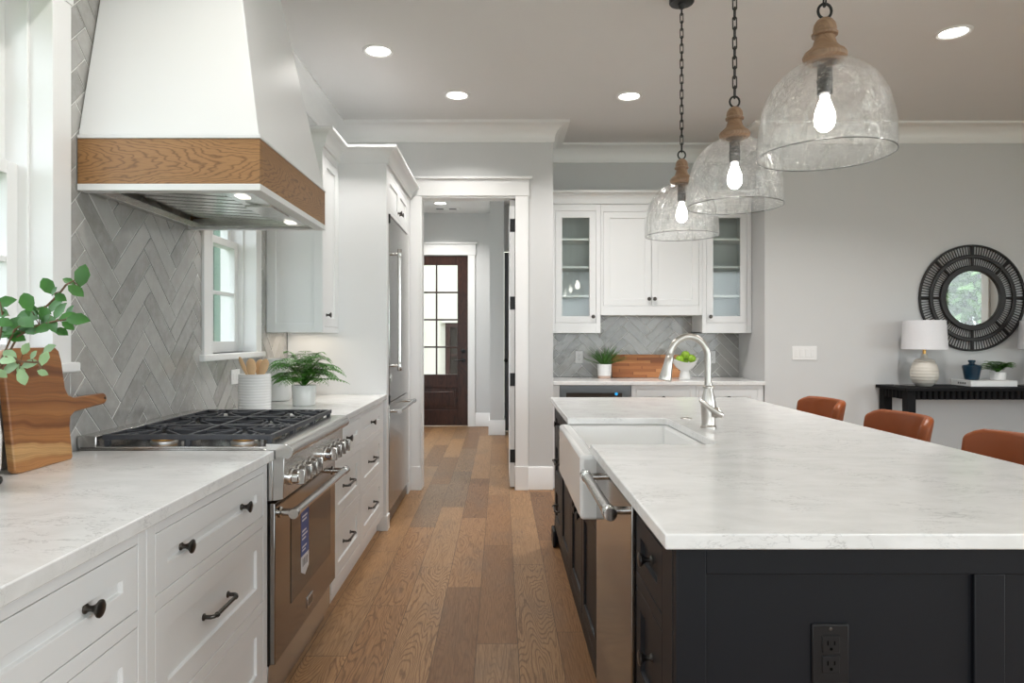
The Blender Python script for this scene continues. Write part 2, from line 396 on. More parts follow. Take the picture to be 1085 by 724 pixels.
def m_floor():
    N = NT('wide plank oak floor'); p = N.pos(); sp = N.n('SeparateXYZ', {0: p}).outputs
    W = .172
    xc = N.math('DIVIDE', N.math('SUBTRACT', sp[0], .0735), W)
    col = N.math('FLOOR', xc)
    rnd = N.n('TexWhiteNoise', {'W': col}, noise_dimensions='1D').outputs[0]
    yc = N.math('DIVIDE', N.math('ADD', sp[1], N.math('MULTIPLY', rnd, 7.3)), 1.35)
    row = N.math('FLOOR', yc)
    pid = N.n('CombineXYZ', {0: col, 1: row, 2: 0.0}).outputs[0]
    idn = N.n('TexWhiteNoise', {'Vector': pid}, noise_dimensions='3D').outputs
    seed = N.math('MULTIPLY', idn[0], 40.0)
    v = N.n('CombineXYZ', {0: N.math('MULTIPLY', sp[0], 8.0), 1: N.math('MULTIPLY', sp[1], 1.0), 2: seed}).outputs[0]
    f = N.math('ADD', N.noise(v, 1.0, 1.6, .4, .25), N.math('MULTIPLY', N.noise(N.scale(v, (5, 14, 1)), 1.0, 2, .5), .022))
    ring = N.math('ABSOLUTE', N.math('SUBTRACT', N.math('FRACT', N.math('MULTIPLY', f, 36.0)), .5))
    line = N.math('SMOOTH_MIN', N.math('MULTIPLY', ring, 4.2), 1.0, .3)
    pore = N.noise(N.n('CombineXYZ', {0: N.math('MULTIPLY', sp[0], 300.0), 1: N.math('MULTIPLY', sp[1], 10.0), 2: seed}).outputs[0], 1.0, 2, .6)
    c = N.ramp(idn[0], [(0, (.205, .103, .045)), (.3, (.315, .165, .072)), (.55, (.415, .232, .108)), (.8, (.35, .202, .098)), (1, (.235, .148, .087))])
    dk = N.mix(1.0, c, (.30, .235, .18), 'MULTIPLY')
    sp2 = N.n('SeparateColor', {0: idn[1]}).outputs
    amt = N.math('ADD', .22, N.math('MULTIPLY', sp2[1], .62))
    c2 = N.mix(line, dk, c); c = N.mix(amt, c, c2)
    c = N.mix(N.math('MULTIPLY', N.ramp(pore, [(.40, (0, 0, 0)), (.72, (1, 1, 1))]), .52), c, dk)
    blot = N.noise(N.scale(p, (2.6, 1.1, 1)), 1.6, 4, .6)
    c = N.mix(N.math('MULTIPLY', N.ramp(blot, [(.50, (0, 0, 0)), (.74, (1, 1, 1))]), .42), c, (.15, .105, .075))
    gx = N.math('ABSOLUTE', N.math('SUBTRACT', N.math('FRACT', xc), .5)); gy = N.math('ABSOLUTE', N.math('SUBTRACT', N.math('FRACT', yc), .5))
    gap = N.math('MAXIMUM', N.math('GREATER_THAN', gx, .4925), N.math('GREATER_THAN', gy, .4988))
    c = N.mix(N.math('MULTIPLY', gap, .8), c, (.04, .024, .014))
    h = N.math('SUBTRACT', N.math('MULTIPLY', pore, .3), gap)
    return N.bsdf(c, N.math('ADD', .36, N.math('MULTIPLY', pore, .12)), 0, N.bump(h, .25, .0015), **{'Specular IOR Level': .35})
M['floor'] = m_floor()

def m_quartz():
    N = NT('white quartz'); p = N.pos()
    w = N.n('VectorMath', {0: p, 1: N.scale(N.n('TexNoise', {'Vector': p, 'Scale': 3.0, 'Detail': 3.0}).outputs['Color'], (.22, .22, .22))}, operation='ADD').outputs[0]
    f = N.noise(N.scale(w, (1.0, 3.2, 3.2)), 9, 6, .62)
    v1 = N.math('ABSOLUTE', N.math('SUBTRACT', f, .5))
    vein = N.ramp(v1, [(0, (1, 1, 1)), (.018, (0, 0, 0))])
    msk = N.ramp(N.noise(p, 5.5, 3), [(.47, (0, 0, 0)), (.62, (1, 1, 1))])
    cloud = N.noise(N.scale(w, (1, 2.2, 2.2)), 7, 5, .6)
    c = N.mix(N.ramp(cloud, [(.3, (0, 0, 0)), (.7, (1, 1, 1))]), (.71, .71, .70), (.81, .81, .805))
    c = N.mix(N.math('MULTIPLY', N.math('MULTIPLY', vein, msk), .65), c, (.36, .36, .36))
    return N.bsdf(c, .16, 0)
M['quartz'] = m_quartz()

def m_tile():
    N = NT('glazed grey tile'); p = N.pos()
    at = N.n('Attribute', attribute_name='tile').outputs['Fac']
    c = N.mix(at, (.275, .268, .252), (.43, .42, .40))
    c = N.mix(N.math('MULTIPLY', N.ramp(N.noise(p, 17, 5, .65), [(.42, (0, 0, 0)), (.72, (1, 1, 1))]), .5), c, (.48, .475, .46))
    return N.bsdf(c, .1, 0, N.bump(N.noise(p, 16, 2, .5), .35, .006))
M['tile'] = m_tile()
M['grout'] = plain('pale grout', (.78, .78, .76), .8, vary=.03)

def m_pendant():
    N = NT('rippled clear glass'); p = N.pos()
    rip = N.noise(N.scale(p, (1, 1, .6)), 30, 5, .62)
    seeds = N.n('TexVoronoi', {'Vector': p, 'Scale': 55.0}).outputs['Distance']
    h = N.math('ADD', rip, N.math('MULTIPLY', N.ramp(seeds, [(.0, (1, 1, 1)), (.22, (0, 0, 0))]), .25))
    nm = N.bump(h, 1.0, .02)
    io = N.math('SUBTRACT', 1.40, N.math('MULTIPLY', N.n('NewGeometry').outputs['Backfacing'], 1.40 - 1 / 1.40))
    fr = N.n('Fresnel', {0: io, 'Normal': nm}).outputs[0]
    fac = N.math('ADD', N.math('MULTIPLY', fr, 1.1), .012)
    lw = N.n('LayerWeight', {0: .2}).outputs['Facing']
    t = N.n('BsdfTransparent', {0: N.mix(N.ramp(rip, [(.50, (0, 0, 0)), (.72, (1, 1, 1))]), N.mix(lw, (.985, .985, .982), (.86, .87, .865)), (.90, .905, .90))}).outputs[0]
    g = N.n('BsdfGlossy', {'Color': (1, 1, 1), 'Roughness': .04, 'Normal': nm}).outputs[0]
    x = N.n('MixShader', {0: fac, 1: t, 2: g})
    sc = N.n('AddShader', {0: N.n('BsdfTranslucent', {0: (.45, .45, .45)}).outputs[0], 1: N.n('BsdfDiffuse', {0: (.45, .45, .45)}).outputs[0]})
    y = N.n('MixShader', {0: N.math('ADD', .012, N.math('MULTIPLY', N.ramp(rip, [(.52, (0, 0, 0)), (.70, (1, 1, 1))]), .13)), 1: x.outputs[0], 2: sc.outputs[0]})     # seeds and ripples scatter a little light
    N.t.links.new(y.outputs[0], N.out.inputs[0]); return N.m
M['pendant'] = m_pendant()
M['rim_glass'] = thin_glass('dark glass rim', (.62, .63, .63), .08)

# ------------------------------------------------------------------ the setting
H = 3.08
struct(MB().box(-1.9, 6.4, -4.15, 10.05, -.12, 0).build('floor', M['floor']))
struct(MB().box(-1.9, 6.4, -4.15, 10.05, H, H + .15).build('ceiling', M['ceil']))

w = MB()                                     # left wall, pierced by two windows and an added unseen one
WZ0, WZ1 = 1.20, 2.345
for y0, y1 in ((-4.0, -2.8), (.2, 1.16), (2.14, 3.32), (3.92, 5.75)): w.box(-1.60, -1.42, y0, y1, 0, H)
for y0, y1 in ((-2.8, .2), (1.16, 2.14), (3.32, 3.92)): w.box(-1.60, -1.42, y0, y1, 0, WZ0).box(-1.60, -1.42, y0, y1, WZ1, H)
wall_left = struct(w.build('wall_left', M['wall']))
w = MB().box(-1.85, -.672, 5.75, 5.87, 0, H).box(-.672, .127, 5.75, 5.87, 2.47, H).box(.127, .445, 5.75, 5.87, 0, H).box(.33, .445, 5.87, 6.42, 0, H)
struct(w.build('wall_doorway', M['wall']))
struct(MB().box(.33, 2.6, 6.42, 6.55, 0, H).build('wall_niche', M['wall']))
struct(MB().box(2.24, 6.35, 5.78, 6.42, 0, H).build('wall_dining', M['wall']))
struct(MB().box(-1.85, -1.70, 5.87, 7.0, 0, H).box(-1.85, -1.70, 8.6, 10.0, 0, H).box(-1.85, -1.70, 7.0, 8.6, 0, .5).box(-1.85, -1.70, 7.0, 8.6, 2.5, H).build('wall_hall_left', M['wall']))  # unseen side opening added to let the hall fill lamp in
w = MB().box(-1.70, -1.395, 9.85, 10.0, 0, H).box(-.452, .05, 9.85, 10.0, 0, H).box(-1.395, -.452, 9.85, 10.0, 2.48, H).box(-.137, .05, 8.98, 9.85, 0, H)
struct(w.build('wall_hall_back', M['wall']))
struct(MB().box(1.02, 1.14, 6.56, 9.5, 0, H).box(.94, 1.02, 9.28, 9.4, 0, H).box(.05, .94, 9.28, 9.4, 2.46, H).build('wall_hall_right', M['wall']))
w = MB().box(6.20, 6.35, -4.0, -1.58, 0, H).box(6.20, 6.35, 2.78, 5.78, 0, H).box(6.20, 6.35, -1.58, 2.78, 2.5, H)
struct(w.build('wall_right', M['wall']))
w = MB().box(-1.6, -1.2, -4.15, -4.0, 0, H).box(6.0, 6.35, -4.15, -4.0, 0, H).box(-1.2, 6.0, -4.15, -4.0, 0, .2).box(-1.2, 6.0, -4.15, -4.0, 2.9, H)
struct(w.build('wall_rear', M['wall']))

# crown moulding, one continuous run round the room
def crown_prof(top, h, out, band=.03):
    P = [(0.0005, top - h), (.012, top - h), (.014, top - h + band)]
    for i in range(9):
        a = i / 8 * PI / 2
        P.append((.016 + (out - .026) * (1 - math.cos(a)), top - h + band + (h - band - .022) * math.sin(a)))
    return P + [(out - .004, top - .02), (out, top - .016), (out, top - .0005), (.0005, top - .0005)]
cp = crown_prof(H, .155, .13)
w = MB().sweep([(-1.42, -4.0), (-1.42, 5.75), (.445, 5.75), (.445, 6.42), (2.24, 6.42), (2.24, 5.78), (6.20, 5.78), (6.20, -4.0)], cp, 1)
struct(w.build('trim_1', M['trim'], angle=25))

def base_prof(h=.195, t=.016): return [(.0004, .0004), (t, .0004), (t, h - .012), (t - .006, h), (.0004, h)]
bp = base_prof()
struct(MB().sweep([(.235, 5.75), (.445, 5.75)], bp, 1).build('baseboard_doorway', M['trim'], bevel=.002))
struct(MB().sweep([(2.25, 5.78), (6.20, 5.78), (6.20, 2.90)], bp, 1).build('baseboard_dining', M['trim'], bevel=.002))
struct(MB().sweep([(-.36, 9.85), (-.137, 9.85), (-.137, 8.98), (.05, 8.98), (.05, 9.27)], bp, 1).build('baseboard_hall', M['trim'], bevel=.002))

# windows in the left wall: jamb liner, casing, stool, two sashes
def left_window(idx, y0, y1, z0, z1, near):
    cs = MB()
    cw = .095
    for a, b in ((y0 - .012, y0 + .006), (y1 - .006, y1 + .012)): cs.box(-1.60, -1.398, a, b, z0 - .03, z1 + .02)   # liner
    cs.box(-1.60, -1.398, y0, y1, z1 - .006, z1 + .02)
    for a, b in ((y0 - cw + .006, y0 - .004), (y1 + .004, y1 + cw - .006)): cs.box(-1.419, -1.40, a, b, z0 - .001, z1 + .02)   # side casings
    cs.box(-1.419, -1.396, y0 - cw, y1 + cw, z1 + .02, z1 + .16)
    cs.box(-1.419, -1.375, y0 - cw - .02, y1 + cw + .02, z1 + .16, z1 + .185)
    for yy, sgn in ((y0 + .006, 1), (y1 - .006, -1)):                                             # stops, stepping towards the sash
        a, b = sorted((yy, yy + sgn * .012)); cs.box(-1.60, -1.47, a, b, z0, z1 - .006)
    o = struct(cs.build('window_%d' % idx, M['trim'], bevel=.002))
    MB().box(-1.60, -1.385, y0 - cw - .022, y1 + cw + .022, z0 - .033, z0).build('stool', M['trim'], o, bevel=.006, seg=3)
    zm = 1.80
    F = Fr((-1.5, 0, 0), (0, 1, 0), (1, 0, 0))
    s = MB().frame(F, y0 + .018, y1 - .018, z0, zm + .02, -.032, 0, .045, .06, .04)
    s.lbox(F, y0 + .06, y1 - .06, -.026, -.004, (z0 + zm) / 2 + .01, (z0 + zm) / 2 + .03)
    low = s.build('lower_sash', M['trim'], o, bevel=.002)
    s = MB().frame(F, y0 + .018, y1 - .018, zm - .02, z1 - .006, -.07, -.038, .045, .04, .05)
    s.lbox(F, y0 + .06, y1 - .06, -.064, -.042, (z1 + zm) / 2 - .01, (z1 + zm) / 2 + .01)
    up = s.build('upper_sash', M['trim'], o, bevel=.002)
    MB().lbox(F, y0 + .06, y1 - .06, -.018, -.014, z0 + .055, zm - .015).build('glass_pane', M['pane'], low)
    MB().lbox(F, y0 + .06, y1 - .06, -.056, -.052, zm + .015, z1 - .05).build('glass_pane', M['pane'], up)
    return o
left_window(1, 1.16, 2.14, WZ0, WZ1, True)
left_window(2, 3.32, 3.92, WZ0, WZ1, False)
left_window(5, -2.8, .2, WZ0, WZ1, False)  # unseen window added behind the camera to light the near left side

# glazing: added behind the camera for light; on the right, seen in the mirror
F = Fr((0, -4.075, 0), (1, 0, 0), (0, 1, 0))
s = MB().frame(F, -1.2, 6.0, .2, 2.9, -.06, .06, .08)
for k in (0.6, 2.4, 4.2): s.lbox(F, k - .06, k + .06, -.055, .055, .28, 2.82)
s.frame(F, -1.31, 6.11, .08, 3.02, .075, .098, .115)
o = struct(s.build('window_3', M['trim'], bevel=.003))
MB().lbox(F, -1.13, 5.93, -.004, .004, .27, 2.83).build('glass_pane', M['pane'], o)
F = Fr((6.275, 0, 0), (0, 1, 0), (-1, 0, 0))
s = MB().frame(F, -1.58, 2.78, .02, 2.5, -.06, .06, .075)
for k in (-.13, 1.33): s.lbox(F, k - .05, k + .05, -.055, .055, .09, 2.43)
s.frame(F, -1.69, 2.89, .002, 2.62, .076, .098, .115)
o = struct(s.build('window_4', M['trim'], bevel=.003))
MB().lbox(F, -1.51, 2.71, -.004, .004, .09, 2.43).build('glass_pane', M['pane'], o)

# cased opening to the hall
s = MB()
for a, b in ((-.782, -.672), (.127, .235)): s.box(a, b, 5.728, 5.749, 0, 2.47).box(a, b, 5.871, 5.892, 0, 2.47)
s.box(-.672, -.658, 5.728, 5.892, 0, 2.47).box(.128, .140, 5.735, 5.885, 0, 2.47).box(-.672, .127, 5.735, 5.885, 2.456, 2.4695)
s.box(-.79, .243, 5.724, 5.749, 2.47, 2.61).box(-.815, .268, 5.70, 5.749, 2.61, 2.63)
s.box(-.79, .243, 5.871, 5.895, 2.47, 2.61)
for a, b in ((-.785, -.668), (.123, .238)): s.box(a, b, 5.722, 5.749, 0, .20)
struct(s.build('door_1', M['trim'], bevel=.003))
# the door leaf, folded back into the hall
F = Fr((.0805, 0, 0), (0, 1, 0), (-1, 0, 0))
s = MB().box(.0815, .124, 5.80, 6.56, .012, 2.45)
leaf = struct(s.build('door_2', M['trim'], bevel=.002))
for k, z in enumerate((.275, .925, 1.575, 2.235)):
    MB().box(.083, .1225, 5.796, 5.80, z - .055, z + .055).tube([(.126, 5.795, z - .055), (.126, 5.795, z + .055)], .008).build('hinge', M['black'], leaf)

# outside door at the end of the hall
F = Fr((0, 9.86, 0), (1, 0, 0), (0, -1, 0))
s = MB()
x0, x1, z0, z1 = -1.385, -.467, .012, 2.465
gx0, gx1, gz0, gz1 = -1.225, -.617, .75, 2.33
s.lbox(F, x0, gx0, -.045, 0, z0, z1).lbox(F, gx1, x1, -.045, 0, z0, z1).lbox(F, gx0, gx1, -.045, 0, gz1, z1)
s.lbox(F, gx0, gx1, -.045, 0, .56, gz0).lbox(F, gx0, gx1, -.045, 0, z0, .24).lbox(F, gx0, gx1, -.035, -.015, .24, .56)
gm = (gx0 + gx1) / 2
s.lbox(F, gm - .012, gm + .012, -.038, -.006, gz0, gz1)
for k in (1, 2, 3):
    z = gz0 + (gz1 - gz0) * k / 4; s.lbox(F, gx0, gx1, -.037, -.007, z - .012, z + .012)
d3 = struct(s.build('door_3', M['walnut'], bevel=.004))
MB().lbox(F, gx0, gx1, -.024, -.020, gz0, gz1).build('glass_pane', M['pane'], d3)
p = MB().shaker(F, gx0 + .03, gx1 - .03, .27, .53, -.002, .012, .03, -.006); p.build('raised_panel', M['walnut'], d3, bevel=.003)
h = MB().lathe((-.535, 9.859, .955), (0, -1, 0), [(.03, 0), (.03, .012), (.012, .014), (.012, .05)], 16).tube([(-.535, 9.81, .955), (-.60, 9.805, .955), (-.66, 9.81, .95)], [.011, .010, .008]).build('door_handle', M['black'], d3)
MB().lathe((-.535, 9.859, 1.09), (0, -1, 0), [(.032, 0), (.032, .014), (.016, .02), (.016, .026)], 16).build('deadbolt', M['black'], d3)
s = MB()
for a, b in ((-1.49, -1.386), (-.466, -.362)): s.box(a, b, 9.828, 9.849, 0, 2.472)
s.box(-1.50, -.352, 9.824, 9.849, 2.472, 2.63).box(-1.52, -.33, 9.80, 9.849, 2.63, 2.652)
for a, b in ((-1.384, -1.392), ): pass
struct(s.build('trim_2', M['trim'], bevel=.003))

# dark door set back to the right of the hall pier
s = MB().box(.056, .93, 9.30, 9.345, .012, 2.44)
d4 = struct(s.build('door_4', M['grey_door'], bevel=.003))
MB().lathe((.078, 9.299, .97), (0, -1, 0), [(.026, 0), (.026, .01), (.011, .012), (.011, .045)], 14).tube([(.078, 9.255, .97), (.055, 9.25, .97), (.01, 9.252, .965)], [.010, .009, .008]).build('door_handle', M['black'], d4)

# herringbone tile: real tiles laid on grout, clipped to the field
def clip(poly, u0, u1, v0, v1):
    for ax, lim, sg in ((0, u0, 1), (0, u1, -1), (1, v0, 1), (1, v1, -1)):
        out = []; n = len(poly)
        for i in range(n):
            a, b = poly[i], poly[(i + 1) % n]
            da, db = (a[ax] - lim) * sg, (b[ax] - lim) * sg
            if da >= 0: out.append(a)
            if (da >= 0) != (db >= 0):
                t = da / (da - db); out.append((a[0] + (b[0] - a[0]) * t, a[1] + (b[1] - a[1]) * t))
        poly = out
        if len(poly) < 3: return []
    return poly
def herringbone(F, rects, parent, u_org, v_org, t=.009, W=.0765, n=4, gap=.0042, seedv=3):
    rnd = random.Random(seedv)
    us = [r[0] for r in rects] + [r[1] for r in rects]; vs_ = [r[2] for r in rects] + [r[3] for r in rects]
    c45 = math.sqrt(.5); V = []; Fc = []; vals = []
    R = int(max(max(us) - min(us), max(vs_) - min(vs_)) / W * 1.6) + 12
    cu, cv = (min(us) + max(us)) / 2, (min(vs_) + max(vs_)) / 2
    for i in range(-R, R):
        for j in range(-R // n - 2, R // n + 2):
            bx, by = i + n * j, i - n * j
            for hx, hy in ((n, 1), (1, n)):
                ox, oy = (bx, by) if hx == n else (bx, by + 1)
                g = gap / 2 / W
                raw = [(ox + g, oy + g), (ox + hx - g, oy + g), (ox + hx - g, oy + hy - g), (ox + g, oy + hy - g)]
                q = [(u_org + (x - y) * c45 * W, v_org + (x + y) * c45 * W) for x, y in raw]
                mu = sum(a for a, _ in q) / 4; mv = sum(b for _, b in q) / 4
                if mu < min(us) - .3 or mu > max(us) + .3 or mv < min(vs_) - .3 or mv > max(vs_) + .3: continue
                ta, tb, th, val = rnd.uniform(-.006, .006), rnd.uniform(-.006, .006), rnd.uniform(-.0004, .0004), rnd.random()
                for r in rects:
                    p = clip(q, *r)
                    if not p: continue
                    k = len(V); m = len(p)
                    hh = lambda a, b: t + th + (a - mu) * ta + (b - mv) * tb
                    # softened edge: the rim sits lower than the face
                    ca = sum(a for a, _ in p) / m; cb = sum(b for _, b in p) / m
                    for a, b in p: V.append(F(a, .003, b))
                    for a, b in p: V.append(F(a, hh(a, b) - .0012, b))
                    for a, b in p:
                        l = math.hypot(a - ca, b - cb); s_ = max(0, 1 - .0035 / max(l, .004))
                        a2, b2 = ca + (a - ca) * s_, cb + (b - cb) * s_
                        V.append(F(a2, hh(a2, b2), b2))
                    for e in range(m):
                        e2 = (e + 1) % m
                        Fc.append((k + e, k + e2, k + m + e2, k + m + e)); Fc.append((k + m + e, k + m + e2, k + 2 * m + e2, k + 2 * m + e))
                    Fc.append(tuple(k + 2 * m + e for e in range(m)))
                    vals += [val] * (3 * m)
    b = MB(); b.v = V; b.f = Fc
    o = b.build('herringbone_tile', M['tile'], parent, angle=12)
    if len(o.data.vertices) == len(vals):
        at = o.data.attributes.new('tile', 'FLOAT', 'POINT'); at.data.foreach_set('value', vals)
    g = MB()
    for r in rects: g.lbox(F, r[0], r[1], .0005, .0062, r[2], r[3])
    g.build('grout', M['grout'], parent)
F = Fr((-1.42, 0, 0), (0, 1, 0), (1, 0, 0))
herringbone(F, [(.70, 2.242, .906, 1.166), (2.242, 3.228, .87, 2.924), (3.228, 4.012, .87, 1.166), (4.012, 4.515, .906, 2.5)], wall_left, 2.54, .93)
F = Fr((0, 6.42, 0), (1, 0, 0), (0, -1, 0))
wn_ = bpy.data.objects['wall_niche']
herringbone(F, [(.446, 2.239, .913, 1.52)], wn_, 1.42, .80, seedv=5)

# recessed lights
def recessed(x, y, label, watts=19):
    t = thing('recessed_light', (x, y, H), label, 'ceiling light', 'recessed ceiling lights')
    MB().lathe((x, y, H), (0, 0, -1), [(.098, 0.0003), (.098, .004), (.086, .010), (.074, .004), (.074, .0003)], 32, True).build('trim_ring', M['trim'], t)
    MB().lathe((x, y, H), (0, 0, -1), [(.0735, .0003), (.0735, .0035), (.001, .0045)], 32).build('lens', M['lamp_disc'], t)
    l = area('recessed_lamp_light', (x, y, H - .02), (0, 0, 0), .14, .14, watts, (1, .965, .93), shape='DISK'); l.data.spread = math.radians(130)
    l.parent = t; l.location = (0, 0, -.02)
    return t
recessed(-.764, 4.28, 'round recessed ceiling light nearest the range hood', 7)
recessed(-.32, 5.06, 'round recessed ceiling light above the hall doorway', 9)
recessed(.96, 5.08, 'round recessed ceiling light just left of the far pendant chain', 12)
recessed(2.67, 4.02, 'round recessed ceiling light right of the near pendant')
recessed(-.764, 1.75, 'added recessed light out of view above the near left counter, in front of the hood', 6)  # unseen fixture added to light the counters from above
recessed(2.67, 1.9, 'added unseen recessed light behind the viewer, right of the island', 6)  # added out of view for more light from overhead
recessed(-.2, -.6, 'added unseen recessed light behind the viewer, on the kitchen side', 6)  # unseen extra fixture, added as top light
recessed(1.6, .4, 'added unseen recessed light behind the viewer, before the island end', 6)  # added overhead light, outside the camera's view
recessed(-.80, 9.12, 'small recessed ceiling light inside the hall', 13)
t = thing('ceiling_vent', (-.72, 9.5, H), 'small white air vent in the hall ceiling', 'vent')
MB().box(-.90, -.56, 9.43, 9.57, H - .008, H - .0003).build('frame', M['trim'], t, bevel=.002)
for a in (-.84, -.66): MB().box(a - .05, a + .05, 9.455, 9.545, H - .0095, H - .0082).build('grille', M['ink'], t)

# ------------------------------------------------------------------ outdoors
struct(MB().box(-40, 45, -45, 60, -.6, -.45).build('ground', M['earth']))
struct(MB().box(-2.5, 1.5, 10.06, 14.0, -.449, -.05).build('floor_porch', M['deck']))
s = MB().box(-6, 4, 14.0, 14.2, -.45, 4.2)
for k in range(40): s.box(-6 + k * .25, -5.97 + k * .25, 13.985, 14.0, -.4, 4.1)
struct(s.build('wall_porch', M['siding']))
t = thing('porch_window', (-.95, 13.98, -.4), 'dark framed window on the cream porch wall beyond the hall door', 'window')
F = Fr((0, 13.98, 0), (1, 0, 0), (0, -1, 0))
MB().frame(F, -1.12, -.60, -.3, 1.58, 0, .05, .09).lbox(F, -.88, -.84, 0, .04, -.2, 1.5).lbox(F, -1.03, -.69, 0, .04, .3, .34).lbox(F, -1.03, -.69, 0, .04, .9, .94).build('window_frame', M['walnut'], t)
MB().lbox(F, -1.03, -.69, .004, .012, -.21, 1.49).build('glass_pane', M['dark_glass'], t)
MB().lbox(F, -1.20, -.52, 0, .06, 1.585, 1.72).build('window_head', M['siding'], t)

def tree(x, y, h, r, n, key, label, sd, low=.25):
    rn = random.Random(sd); z0 = -.45
    t = thing('garden_tree', (x, y, z0), label, 'tree', 'trees outside the windows')
    tr = MB().tube([(x, y, z0), (x + .05, y, z0 + h * .4), (x, y + .06, z0 + h * .75)], [.11, .08, .03])
    lv = MB()
    for k in range(26):
        a = rn.uniform(0, 2 * PI); el = rn.uniform(-.3, 1.2); rr = r * rn.uniform(.45, .95)
        c = Vector((x + math.cos(a) * math.cos(el) * rr, y + math.sin(a) * math.cos(el) * rr, z0 + h * (low + .5 * (1 - low)) + math.sin(el) * rr * h * .30 / r))
        tr.tube([(x, y, z0 + h * rn.uniform(.2, .6)), c], [.03, .008], 5)
        for q in range(n):
            d = Vector((rn.gauss(0, 1), rn.gauss(0, 1), rn.gauss(0, .8)))
            p = c + d * r * .19
            lv.leaf(p, (rn.gauss(0, 1), rn.gauss(0, 1), rn.gauss(-.3, .6)), (rn.gauss(0, .5), rn.gauss(0, .5), 1), rn.uniform(.17, .32), rn.uniform(.09, .15))
    tr.build('trunk', M['bark'], t); lv.build('foliage', M[key], t, normals=False)
for k, a in enumerate([(9.3, -1.75, 3.9, .95, 70, 'tree', 'fresh green tree nearest the right hand window, seen in the round mirror', 2), (11.4, -4.7, 4.8, 1.15, 70, 'tree_blue', 'blue green tree in the middle of the round mirror', 1),
             (8.6, -3.9, 2.6, .80, 60, 'tree_gold', 'low yellowish tree at the foot of the view in the round mirror', 3), (14.2, -7.9, 6.5, 1.9, 70, 'tree_blue', 'tall pale tree behind the others in the round mirror', 4),
             (-4.6, 6.4, 4.6, 1.3, 50, 'tree', 'green tree outside the near kitchen window', 5), (-5.0, 11.0, 4.6, 1.5, 50, 'tree', 'green tree outside the far kitchen window', 6)]): tree(*a)
t = thing('garden_shutter', (-2.85, 7.0, -.45), 'green slatted shutter seen through the far kitchen window', 'shutter')
s = MB()
for k in range(5): s.box(-3.06 + k * .068, -3.0 + k * .068, 6.98, 7.02, .3, 2.9)
N_ = plain('sage green paint', (.15, .25, .19), .5)
s.box(-3.06, -2.725, 7.02, 7.04, .3, 2.9).build('slats', N_, t)
MB().box(-2.72, -2.60, 6.96, 7.06, -.449, 3.1).box(-3.08, -2.95, 7.05, 7.12, -.449, .3).build('post', M['trim'], t)

# ------------------------------------------------------------------ cabinet hardware
def knob_mb(F, a, b, c, r=.017):
    return MB().lathe(F(a, b, c), F.n, [(.010, .0), (.010, .002), (.0062, .006), (.0055, .012), (.0075, .018), (r * .82, .025), (r, .0275), (r, .030), (r * .8, .0318), (.001, .0322)], 20)
def pull_mb(F, a, b, c, w=.160):
    m = MB(); h = w / 2
    for s in (-1, 1):
        m.lathe(F(a + s * h, b, c), F.n, [(.0095, 0), (.0095, .003), (.0055, .006), (.0055, .022)], 14)
        m.lathe(F(a + s * (h - .022), b + .030, c), F.u * s, [(.0052, 0), (.0075, .002), (.0075, .006), (.0055, .008)], 12)
    P = [F(a - h, b + .018, c), F(a - h + .004, b + .0265, c), F(a - h + .013, b + .030, c), F(a + h - .013, b + .030, c), F(a + h - .004, b + .0265, c), F(a + h, b + .018, c)]
    return m.tube(P, .0055, 10)

def base_cabinet(F, a0, a1, fronts, mat, label, z0=.10, z1=.872, depth=.622, kick=.045, st0=.04, st1=.04, name='base_cabinet', group=None, body_top=None, kickmat=None):
    """fronts: list of (kind, a0, a1, c0, c1, hardware) inset in the face frame; hardware: list of ('knob'|'pull', a, c)."""
    org = F((a0 + a1) / 2, -depth / 2, 0)
    t = thing(name, org, label, 'cabinet', group)
    b = MB().lbox(F, a0 + .001, a1 - .001, -depth, -.0205, z0, body_top or z1 - .0005)
    b.lbox(F, a0 + .001, a1 - .001, -depth, -kick, .0005, z0)
    # face frame: everything that is not a front
    fr = sorted(fronts, key=lambda f: (f[1], -f[4]))
    cols = sorted(set((f[1], f[2]) for f in fr))
    e0 = a0 + .001
    for ca0, ca1 in cols:
        b.lbox(F, e0, ca0 - .002, -.021, 0, z0, z1 - .0005); e0 = ca1 + .002
        top = z1 - .0005
        for f in [f for f in fr if (f[1], f[2]) == (ca0, ca1)]:
            if top - f[4] > .006: b.lbox(F, ca0 - .002, ca1 + .002, -.021, 0, f[4] + .002, top)
            top = f[3] - .002
        if top - z0 > .003: b.lbox(F, ca0 - .002, ca1 + .002, -.021, 0, z0, top)
    b.lbox(F, e0, a1 - .001, -.021, 0, z0, z1 - .0005)
    b.build('body', mat, t, bevel=.0012)
    for kind, f0, f1, c0, c1, hw in fronts:
        d = MB().shaker(F, f0, f1, c0, c1, -.0005, .018, .056 if kind != 'slim' else .045).build('door' if kind == 'door' else 'drawer', mat, t, bevel=.0012)
        for k, a, c in hw:
            bb = -.0005 if abs(c - c0) < .06 or abs(c1 - c) < .06 or abs(a - f0) < .06 or abs(f1 - a) < .06 else -.0095
            (knob_mb(F, a, bb, c) if k == 'knob' else pull_mb(F, a, bb, c)).build('knob' if k == 'knob' else 'pull_handle', M['bronze'], d)
    return t

